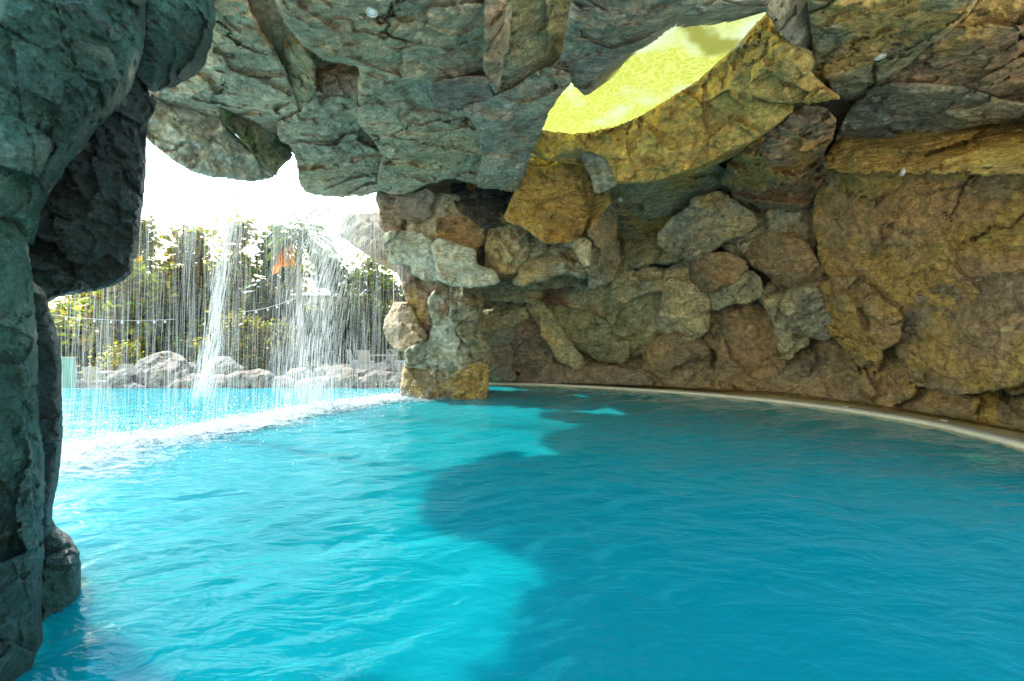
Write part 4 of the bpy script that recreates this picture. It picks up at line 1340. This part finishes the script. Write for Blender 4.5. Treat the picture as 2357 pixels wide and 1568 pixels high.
def leaf_mesh(name, C, size, cols, parent, rng, aspect=0.8, up=0.5):
    """C (n,3) leaf centres; every leaf a small folded six-sided blade"""
    n = len(C)
    nrm = rng.normal(size=(n, 3)); nrm[:, 2] = np.abs(nrm[:, 2]) * (1 + up) + up
    nrm /= np.linalg.norm(nrm, axis=1)[:, None]
    a = np.cross(nrm, rng.normal(size=(n, 3))); a /= np.linalg.norm(a, axis=1)[:, None]
    b = np.cross(nrm, a)
    s = size * rng.uniform(.65, 1.25, n)
    tpl = np.array([(-1, 0, 0), (-.45, -.75 * aspect, .16), (.45, -.7 * aspect, .16), (1, 0, 0), (.45, .7 * aspect, .16), (-.45, .75 * aspect, .16)])
    V = C[:, None] + s[:, None, None] * (tpl[None, :, :1] * a[:, None] + tpl[None, :, 1:2] * b[:, None] + tpl[None, :, 2:] * nrm[:, None])
    V = V.reshape(-1, 3)
    k = np.arange(n)[:, None] * 6
    F = np.concatenate([k + np.array([[0, 1, 2, 3]]), k + np.array([[0, 3, 4, 5]])])
    return mesh_obj(name, V, F, LEAF, parent, False, np.repeat(cols, 6, 0))


def leaf_cols(n, rng, base, var=.3, dead=.06, shade=None):
    c = np.array(base)[None] * (1 + var * rng.normal(size=(n, 1)))
    c = c * (1 + .15 * rng.normal(size=(n, 3)))
    k = rng.rand(n) < dead
    c[k] = np.array([.28, .17, .04]) * rng.uniform(.6, 1.2, (k.sum(), 1))
    return np.clip(c, .01, .6)


def tree(name, x, y, h, crown_r, label, base, cat="tree", group="trees beyond the pool", nclump=40, per=20, leaf=.17, trunk_r=.11, low=.25, seed=1, stems=1, dead=.06):
    rng = np.random.RandomState(seed)
    z0 = float(gz(np.array([x]), np.array([y]))[0]) if True else 0
    t = empty(name, (x, y, z0), label, cat, group)
    mb = MB()
    tips = []
    for s_ in range(stems):
        a0 = rng.uniform(0, 6.28)
        lean = Vector((math.cos(a0), math.sin(a0), 0)) * (0.12 if stems == 1 else .35) * h * .4
        top = Vector((x, y, z0 + h * .93)) + lean
        base_p = Vector((x, y, z0 - .1)) + Vector((math.cos(a0), math.sin(a0), 0)) * (0 if stems == 1 else .12)
        mid = (base_p + top) * .5 + Vector(rng.normal(size=3)) * .08 * h * .4
        mb.tube([base_p, base_p.lerp(mid, .5), mid, mid.lerp(top, .55), top], [trunk_r, trunk_r * .85, trunk_r * .65, trunk_r * .45, trunk_r * .2], 7)
        for k in range(max(4, nclump // stems)):
            u = rng.uniform(low, 1.0)
            p0 = base_p.lerp(mid, u / .5) if u < .5 else mid.lerp(top, (u - .5) / .5)
            az = rng.uniform(0, 6.28)
            # crown outline: full in the middle, narrow at the top
            rr = crown_r * (1 - .82 * u ** 2.2) * rng.uniform(.35, 1.1)
            tip = p0 + Vector((math.cos(az) * rr, math.sin(az) * rr, rng.uniform(.05, .5) * rr + .1))
            if tip.z > z0 + h * 1.02: tip.z = z0 + h * rng.uniform(.8, 1.02)
            m_ = p0.lerp(tip, .55) + Vector((0, 0, .08 * rr))
            mb.tube([p0, m_, tip], [trunk_r * .3, trunk_r * .2, trunk_r * .07], 4, False)
            tips.append(tip)
            if rr > .8: tips.append(m_)
    mb.build("trunk", BARK, t, True)
    tips = np.array([tuple(p) for p in tips])
    C, cl = [], []
    for p in tips:
        n = int(per * rng.uniform(.6, 1.4))
        cr = leaf * rng.uniform(2.0, 3.6)
        d = rng.normal(size=(n, 3)) * np.array([cr, cr, cr * .7]) * .62
        C.append(p + d)
        tone = rng.uniform(.7, 1.25)
        cl.append(leaf_cols(n, rng, np.array(base) * tone, dead=dead))
    leaf_mesh("crown", np.concatenate(C), leaf, np.concatenate(cl), t, rng)
    return t


YG = (.30, .30, .02); MG = (.12, .17, .03); DG = (.075, .11, .03); OL = (.18, .18, .04)


def at(px, D): return (px - 1178) / FOC * D


for i, (px, D, py, cr, col, lab, kw) in enumerate([
    (345, 25.0, 505, 1.2, OL, "tall olive tree whose branches poke out beside the hanging black rock", dict(nclump=70, leaf=.18)),
    (455, 26.0, 520, 1.5, OL, "round leaved tree left of the white water jet", dict(nclump=76, leaf=.19)),
    (405, 28.0, 590, 2.0, MG, "lower mid green tree between the two olive trees", dict(nclump=50, leaf=.17)),
    (560, 25.5, 488, 1.0, OL, "slender tallest tree with round leaves right of the white jet", dict(nclump=64, leaf=.18)),
    (615, 25.0, 520, 1.1, DG, "dark round leaved tree just left of the palm", dict(nclump=64, leaf=.19)),
    (510, 28.5, 595, 1.9, MG, "green tree filling the gap behind the white water jet", dict(nclump=48, leaf=.19)),
    (655, 25.5, 585, 1.3, YG, "bright green tree behind the orange palm fronds", dict(nclump=46, leaf=.17)),
    (190, 24.0, 650, 2.3, YG, "yellow green tree at the left edge above the chairs", dict(nclump=56, leaf=.17, low=.15)),
    (275, 22.0, 585, 2.0, YG, "yellow leaved tree beneath the hanging black rock", dict(nclump=60, leaf=.19, low=.15)),
    (760, 26.0, 570, 1.6, DG, "dark tree behind the heavy cascade", dict(nclump=50, leaf=.18)),
    (840, 25.0, 590, 2.0, MG, "feathery green tree behind the rock outcrop", dict(nclump=54, leaf=.14)),
    (905, 24.0, 640, 1.6, DG, "leafy dark tree squeezed behind the pillar's left side", dict(nclump=48, leaf=.15)),
]):
    y = D
    zt = CAM_H + (784 - py) / FOC * D
    z0 = float(gz(np.array([at(px, D)]), np.array([D]))[0])
    tree("tree", at(px, D), D, zt - z0, cr, lab, col, seed=100 + i, trunk_r=.13, per=22, **kw)

for i, (px, D, py, cr, col, lab, kw) in enumerate([
    (545, 20.5, 728, 1.9, OL, "broad bush with yellowing leaves behind the raised round boulder", dict(nclump=90, leaf=.10)),
    (610, 20.0, 748, 1.5, OL, "wide glossy bush left of the palm trunk", dict(nclump=80, leaf=.09)),
    (480, 22.0, 740, 1.4, MG, "dark green bush behind the white jet's foot", dict(nclump=60, leaf=.10)),
    (285, 18.5, 795, 1.1, YG, "small bright bush left of the biggest boulder", dict(nclump=70, leaf=.075)),
    (390, 23.5, 700, 2.2, DG, "big dark shrub behind the biggest boulder", dict(nclump=80, leaf=.12)),
    (150, 22.0, 720, 1.8, MG, "green shrub at the far left behind the teal panel", dict(nclump=80, leaf=.11)),
    (230, 24.0, 720, 2.0, DG, "dark shrub behind the left garden chairs", dict(nclump=80, leaf=.12)),
    (730, 23.5, 740, 2.0, DG, "dark shrub right of the palm trunk", dict(nclump=80, leaf=.11)),
    (820, 25.5, 730, 2.2, DG, "tall dark shrub behind the right garden chairs", dict(nclump=80, leaf=.12)),
    (900, 25.0, 740, 2.0, MG, "green shrub beside the pillar behind the garden table", dict(nclump=80, leaf=.12)),
]):
    zt = CAM_H + (784 - py) / FOC * D
    z0 = float(gz(np.array([at(px, D)]), np.array([D]))[0])
    tree("bush", at(px, D), D, zt - z0, cr, lab, col, cat="bush", group="bushes beyond the pool", seed=200 + i, trunk_r=.035, low=.05, stems=4, per=16, **kw)


def frond(mb_v, mb_f, mb_c, base, az, elev, L, droop, col, rng, nl=16, lw=.07, ll=.62):
    """one feather frond: rachis as a chain of leaflets"""
    p = np.array(base, float); d = np.array([math.cos(az) * math.cos(elev), math.sin(az) * math.cos(elev), math.sin(elev)])
    side = np.array([-math.sin(az), math.cos(az), 0.0])
    prev = p.copy()
    n0 = len(mb_v)
    for i in range(nl):
        t = i / (nl - 1)
        d = d + np.array([0, 0, -droop / nl]); d /= np.linalg.norm(d)
        cur = prev + d * L / nl
        w = 0.018 * (1 - t) + .004
        b = len(mb_v)
        mb_v += [prev + side * w, prev - side * w, cur - side * w, cur + side * w]; mb_f.append((b, b + 1, b + 2, b + 3)); mb_c += [col] * 4
        l_ = ll * (math.sin(math.pi * (.12 + .85 * t)) ** .7) * rng.uniform(.85, 1.1)
        for s_ in (-1, 1):
            dr = side * s_ * .75 + d * .6 + np.array([0, 0, -.28 * rng.uniform(.3, 1.6)]); dr /= np.linalg.norm(dr)
            q_ = np.cross(dr, np.array([0, 0, 1.0])); q_ /= np.linalg.norm(q_) + 1e-9
            b = len(mb_v)
            c_ = cur
            mb_v += [c_ - q_ * lw * .5, c_ + dr * l_ * .5 - q_ * lw * .6 + np.array([0, 0, -.02]), c_ + dr * l_ + np.array([0, 0, -.12 * l_]), c_ + dr * l_ * .5 + q_ * lw * .6, ]
            mb_f.append((b, b + 1, b + 2, b + 3)); cc = np.array(col) * rng.uniform(.7, 1.3); mb_c += [cc] * 4
        prev = cur


def palm(px, D, py):
    rng = np.random.RandomState(42)
    x = at(px, D); z0 = float(gz(np.array([x]), np.array([D]))[0]); zt = CAM_H + (784 - py) / FOC * D
    t = empty("palm_tree", (x, D, z0), "slim palm tree with grey trunk and hanging orange dead fronds", "palm tree")
    mb = MB()
    pts = [(x + .05 * math.sin(k * .5), D, z0 - .1 + (zt - z0 + .1) * k / 14) for k in range(15)]
    mb.tube(pts, [.15 - .05 * k / 14 + (.006 if k % 2 else 0) for k in range(15)], 9)
    mb.build("trunk", simple_mat("palm_bark", (.30, .27, .24), .9, .25, 14, bump=.5, bscale=30), t, True)
    for k in range(26):
        v, f, c_ = [], [], []
        az = k * 2.399 + rng.uniform(-.2, .2)
        el = 1.3 - 1.5 * (k / 26)
        frond(v, f, c_, (x, D, zt), az, el, 1.75 * rng.uniform(.85, 1.15), 1.9, np.array([.075, .12, .035]) * rng.uniform(.7, 1.3), rng)
        mesh_obj("frond", np.array(v), np.array(f), LEAF, t, False, np.array(c_))
    for k in range(6):
        v, f, c_ = [], [], []
        frond(v, f, c_, (x - .18, D - .1, zt - .15), math.pi + (k - 2.5) * .35, .25 - .12 * k, 1.55 * rng.uniform(.8, 1.15), 2.6, np.array([.60, .24, .02]), rng, ll=.5, lw=.045)
        o = mesh_obj("dead_frond", np.array(v), np.array(f), LEAF, t, False, np.array(c_))
        o['label'] = "dried orange frond hanging down"


palm(690, 19.5, 548)


def fan_plant(px, D, py, h, label, seed, col=(.09, .16, .03)):
    rng = np.random.RandomState(seed)
    x = at(px, D); z0 = float(gz(np.array([x]), np.array([D]))[0]) - .02
    V, F, C = [], [], []
    for k in range(34):
        az = rng.uniform(0, 6.28); el = rng.uniform(.35, 1.45); L = h * rng.uniform(.6, 1.15)
        d = np.array([math.cos(az) * math.cos(el), math.sin(az) * math.cos(el), math.sin(el)])
        sd_ = np.array([-math.sin(az), math.cos(az), 0]) * .022 * h / .6
        p0 = np.array([x, D, z0]) + np.array([rng.normal() * .08, rng.normal() * .08, 0]); p1 = p0 + d * L * .6; p2 = p0 + d * L + np.array([0, 0, -.22 * L])
        b = len(V); V += [p0 - sd_ * .4, p0 + sd_ * .4, p1 + sd_, p1 - sd_, p2]
        F += [(b, b + 1, b + 2, b + 3), (b + 3, b + 2, b + 4, b + 4)]
        cc = np.array(col) * rng.uniform(.6, 1.5); C += [cc] * 5
    V = np.array(V)
    flat, sz = [], []
    for f in F:
        if f[2] != f[3]: flat += list(f); sz.append(4)
        else: flat += list(f[:3]); sz.append(3)
    o = mesh_obj("spiky_plant", V - np.array([x, D, z0]), flat, LEAF, None, False, np.array(C), sizes=sz)
    o.location = (x, D, z0)
    tag(o, label, "plant", "spiky plants around the pool garden")


fan_plant(222, 19.5, 860, .95, "bright spiky plant between the two left garden chairs", 1, (.17, .25, .03))
fan_plant(190, 20.5, 860, .8, "low spiky plant beside the teal panel", 2, (.15, .22, .03))
fan_plant(700, 19.0, 850, .6, "spiky plant at the foot of the palm trunk", 3)
fan_plant(752, 18.6, 850, .65, "spiky plant above the brown humped boulder", 4)
fan_plant(768, 19.4, 845, .55, "small spiky plant left of the right garden chairs", 5)
fan_plant(868, 25.0, 835, .8, "grassy plant behind the right garden table", 6)
fan_plant(905, 25.0, 835, .8, "grassy plant behind the chair next to the pillar", 7)
fan_plant(655, 18.8, 850, .9, "leaning fern with long arching leaves left of the palm trunk", 8, (.13, .2, .03))

# hedge mass far behind
def hedge():
    rng = np.random.RandomState(77)
    n = 9000
    px = rng.uniform(-100, 1050, n); D = rng.uniform(29, 33, n)
    top = 3.2 + 1.6 * fbm(np.c_[px / 90, np.zeros(n), np.zeros(n)], 3)
    z = np.clip(rng.uniform(-.1, 1, n), 0.02, 1) ** .8 * top
    z = np.nan_to_num(z, nan=0.1)
    C = np.c_[(px - 1178) / FOC * D, D, z]
    o = leaf_mesh("hedge", C, .30, leaf_cols(n, rng, (.05, .075, .028), dead=.02), None, rng)
    tag(o, "dark mass of foliage closing off the garden far behind the trees", "hedge", kind="stuff")


hedge()

# pale house glimpsed through the leaves
hx, hy = at(600, 36.0), 36.0
ht = empty("house", (hx, hy, 0), "pale low house glimpsed through the trees behind the palm", "house")
HW = simple_mat("house_wall", (.55, .54, .50), .85, .06, 2)
MB().box((hx - 9, hy, -.3), (hx + 9, hy + 5, 5.0)).build("wall", HW, ht)
MB().hexa([(hx - 9.8, hy - .8, 5.0), (hx + 9.8, hy - .8, 5.0), (hx + 9.8, hy + 5.8, 5.0), (hx - 9.8, hy + 5.8, 5.0)], [(hx - 8.5, hy + 2.2, 6.6), (hx + 8.5, hy + 2.2, 6.6), (hx + 8.5, hy + 2.8, 6.6), (hx - 8.5, hy + 2.8, 6.6)]).build("roof", simple_mat("house_roof", (.42, .40, .38), .8, .1, 3), ht)
for k in range(4):
    MB().box((hx - 7 + k * 4.2, hy - .03, 1.2), (hx - 5.6 + k * 4.2, hy + .02, 3.0)).build("window", simple_mat("dark_glass", (.04, .05, .06), .15, .1, 2), ht)

# ------------------------------------------------------------------ garden furniture
def wicker_mat():
    m, nt, b, out = new_mat("white_wicker")
    tc = N(nt, "ShaderNodeTexCoord")
    mp = N(nt, "ShaderNodeMapping"); mp.inputs["Scale"].default_value = (1, 1, 1)
    nt.links.new(tc.outputs["Object"], mp.inputs["Vector"])
    sx = N(nt, "ShaderNodeSeparateXYZ"); nt.links.new(mp.outputs[0], sx.inputs[0])
    # open weave: small square gaps in a regular grid (across = x+y, up = z)
    ac = N(nt, "ShaderNodeMath", operation='ADD'); nt.links.new(sx.outputs[0], ac.inputs[0]); nt.links.new(sx.outputs[1], ac.inputs[1])
    def cell(src, n):
        a = N(nt, "ShaderNodeMath", operation='MULTIPLY'); a.inputs[1].default_value = n; nt.links.new(src, a.inputs[0])
        f = N(nt, "ShaderNodeMath", operation='FRACT'); nt.links.new(a.outputs[0], f.inputs[0])
        g = N(nt, "ShaderNodeMath", operation='GREATER_THAN'); g.inputs[1].default_value = .55; nt.links.new(f.outputs[0], g.inputs[0])
        return g
    c1, c2 = cell(ac.outputs[0], 14.0), cell(sx.outputs[2], 14.0)
    mu = N(nt, "ShaderNodeMath", operation='MULTIPLY'); nt.links.new(c1.outputs[0], mu.inputs[0]); nt.links.new(c2.outputs[0], mu.inputs[1])
    b.inputs["Base Color"].default_value = (.52, .49, .45, 1); b.inputs["Roughness"].default_value = .6
    tr = N(nt, "ShaderNodeBsdfTransparent")
    ms = N(nt, "ShaderNodeMixShader"); nt.links.new(mu.outputs[0], ms.inputs[0]); nt.links.new(b.outputs[0], ms.inputs[1]); nt.links.new(tr.outputs[0], ms.inputs[2])
    nt.links.new(ms.outputs[0], out.inputs["Surface"])
    return m


WICKER = wicker_mat()
CUSH = simple_mat("seat_cushion", (.55, .62, .66), .8, .06, 20)
TABLE_M = simple_mat("white_table", (.44, .42, .38), .5, .05, 10)


def make_chair():
    """faces local -y; origin on the ground under the seat"""
    t = empty("garden_chair", (0, 0, 0), "", "")
    w = .29
    MB().hexa([(-w, .20, .40), (w, .20, .40), (w, .26, .40), (-w, .26, .40)], [(-w * .97, .36, .98), (w * .97, .36, .98), (w * .97, .41, .98), (-w * .97, .41, .98)]).build("backrest", WICKER, t, local=True)
    MB().box((-w, -.30, .33), (w, .20, .40)).build("seat", WICKER, t, local=True)
    MB().box((-w * .93, -.29, .402), (w * .93, .17, .46)).build("cushion", CUSH, t, local=True)
    mb = MB().hexa([(-w * 1.02, -.31, 0), (w * 1.02, -.31, 0), (w * 1.02, -.27, 0), (-w * 1.02, -.27, 0)], [(-w * .9, -.27, .33), (w * .9, -.27, .33), (w * .9, -.24, .33), (-w * .9, -.24, .33)])
    mb.hexa([(-w * 1.02, .26, 0), (w * 1.02, .26, 0), (w * 1.02, .31, 0), (-w * 1.02, .31, 0)], [(-w * .9, .17, .33), (w * .9, .17, .33), (w * .9, .20, .33), (-w * .9, .20, .33)])
    for s in (-1, 1):
        a, c_ = sorted((s * w * .98, s * w * .90))
        mb.box((a, -.27, .0), (c_, .24, .329))
    mb.build("base", WICKER, t, local=True)
    return t


_chair = [None]
def chair(px, D, rz, label, dz=0.0):
    x = at(px, D); z = float(gz(np.array([x]), np.array([D]))[0]) + dz
    if _chair[0] is None:
        _chair[0] = make_chair(); t = _chair[0]
    else:
        src = _chair[0]
        t = src.copy(); ROOT.link(t)
        for ch in src.children:
            c_ = ch.copy(); ROOT.link(c_); c_.parent = t
    t.location = (x, D, z); t.rotation_euler = (0, 0, math.radians(rz))
    tag(t, label, "chair", "white woven garden chairs beyond the pool")


def table(px, D, label, w=.55, dz=0.0):
    x = at(px, D); z = float(gz(np.array([x]), np.array([D]))[0]) + dz
    t = empty("garden_table", (x, D, z), label, "table", "white garden tables beyond the pool")
    MB().box((x - w, D - .45, z + .68), (x + w, D + .45, z + .74)).build("tabletop", TABLE_M, t)
    for sx in (-1, 1):
        for sy in (-1, 1):
            MB().box((x + sx * (w - .08) - .035, D + sy * .36 - .035, z), (x + sx * (w - .08) + .035, D + sy * .36 + .035, z + .68)).build("leg", TABLE_M, t)


chair(180, 16.6, 90, "white woven chair seen from the side at far left beside the teal panel", -.02)
chair(230, 16.2, 180, "white woven chair with its back to the pool left of the boulders", -.02)
chair(272, 17.6, 0, "white woven chair half hidden behind the left pointed boulder", -.02)
table(232, 17.0, "white garden table between the left woven chairs", dz=-.02)
chair(820, 22.0, 90, "white woven chair seen from the side left of the right garden table")
chair(842, 21.2, 180, "white woven chair with its back to the pool in front of the right garden table")
chair(898, 23.0, 0, "white woven chair behind the right garden table")
chair(925, 21.8, -90, "white woven chair half hidden by the pillar")
table(880, 22.0, "white garden table near the pillar behind the boulders", w=.6)

# teal upright panel at far left
tp = empty("screen_panel", (at(150, 16.2), 16.2, -.38), "pale teal upright screen panel at the far left behind the chairs", "screen")
TEALP = simple_mat("teal_panel", (.16, .38, .33), .35, .08, 3)
x0, x1 = at(128, 16.2), at(171, 16.2)
MB().box((x0, 16.2, -.38), (x1, 16.26, .88)).build("panel", TEALP, tp)
MB().box((x0 - .01, 16.18, .88), (x1 + .01, 16.28, .91)).build("top_rail", TABLE_M, tp)

# string lights
def string_lights(a, b, sag, label, nb):
    A, B = Vector(unproj(*a)), Vector(unproj(*b))
    t = empty("string_lights", tuple(A), label, "string lights", "strings of lights between the trees")
    pts = []
    for k in range(25):
        u = k / 24
        p = A.lerp(B, u); p.z -= sag * 4 * u * (1 - u); pts.append(p)
    MB().tube(pts, .012, 4).build("wire", simple_mat("pale_wire", (.5, .5, .48), .6, .1, 5), t, True)
    bm_ = simple_mat("bulb_glass", (.75, .75, .7), .2, .05, 5)
    for k in range(nb):
        p = pts[int((k + .5) / nb * 24)]
        M_ = None
        from mathutils import Matrix
        MB().lathe([(.012, -.02), (.04, -.06), (.05, -.10), (.03, -.14), (.005, -.155)], 8, Matrix.Translation(p)).build("bulb", bm_, t, True)


string_lights((552, 718, 19.0), (679, 686, 19.4), .12, "string of small bulbs running from the bush up to the palm trunk", 5)
string_lights((100, 722, 19.0), (404, 735, 20.0), .15, "string of small bulbs across the yellow leaved trees at left", 9)

# ------------------------------------------------------------------ little lamps set in the rock and deck
bpy.context.view_layer.update()
dg = bpy.context.evaluated_depsgraph_get()
RIM = simple_mat("lamp_rim", (.55, .54, .50), .35, .05, 10)
LENS = simple_mat("lamp_lens", (.72, .78, .74), .15, .05, 10)
from mathutils import Matrix


def spot(px, py, label, size=.055, deck=False):
    d = Vector(((px - 1178) / FOC, 1, (784 - py) / FOC)).normalized()
    hit, loc, nor, _, ob, _ = scene.ray_cast(dg, Vector((0, 0, CAM_H)), d)
    if not hit: return
    if deck: nor = Vector((0, 0, 1))
    if nor.dot(d) > 0: nor = -nor
    M = Matrix.Translation(loc - nor * .01) @ nor.to_track_quat('Z', 'Y').to_matrix().to_4x4()
    t = empty("recessed_lamp", tuple(loc), label, "lamp", "small round lamps set in the rock and deck")
    MB().lathe([(size, 0), (size, .022), (size * .86, .030), (size * .72, .026), (size * .72, .012)], 18, M).build("rim", RIM, t, True)
    MB().lathe([(size * .72, .008), (size * .70, .020), (size * .45, .026), (.002, .028)], 18, M).build("lens", LENS, t, True)


spot(906, 345, "small white lamp in the ceiling above the pillar top")
spot(2025, 130, "oval lamp on the dark green slab right of the skylight", .06)
spot(856, 27, "white lamp near the top edge on the largest pale ceiling slab")
spot(1428, 460, "tiny lamp on the green slab below the skylight rim")
spot(524, 128, "small lamp on the pitted slab at upper left")
spot(2077, 397, "white lamp just under the sunlit ochre ledge", .055)
spot(1699, 566, "small lamp beneath the crinkled knob of rock", .05)
spot(1947, 937, "round white lamp in the deck before the brown base slabs", .06, True)
spot(2173, 969, "round white lamp in the deck nearest the viewer at right", .06, True)
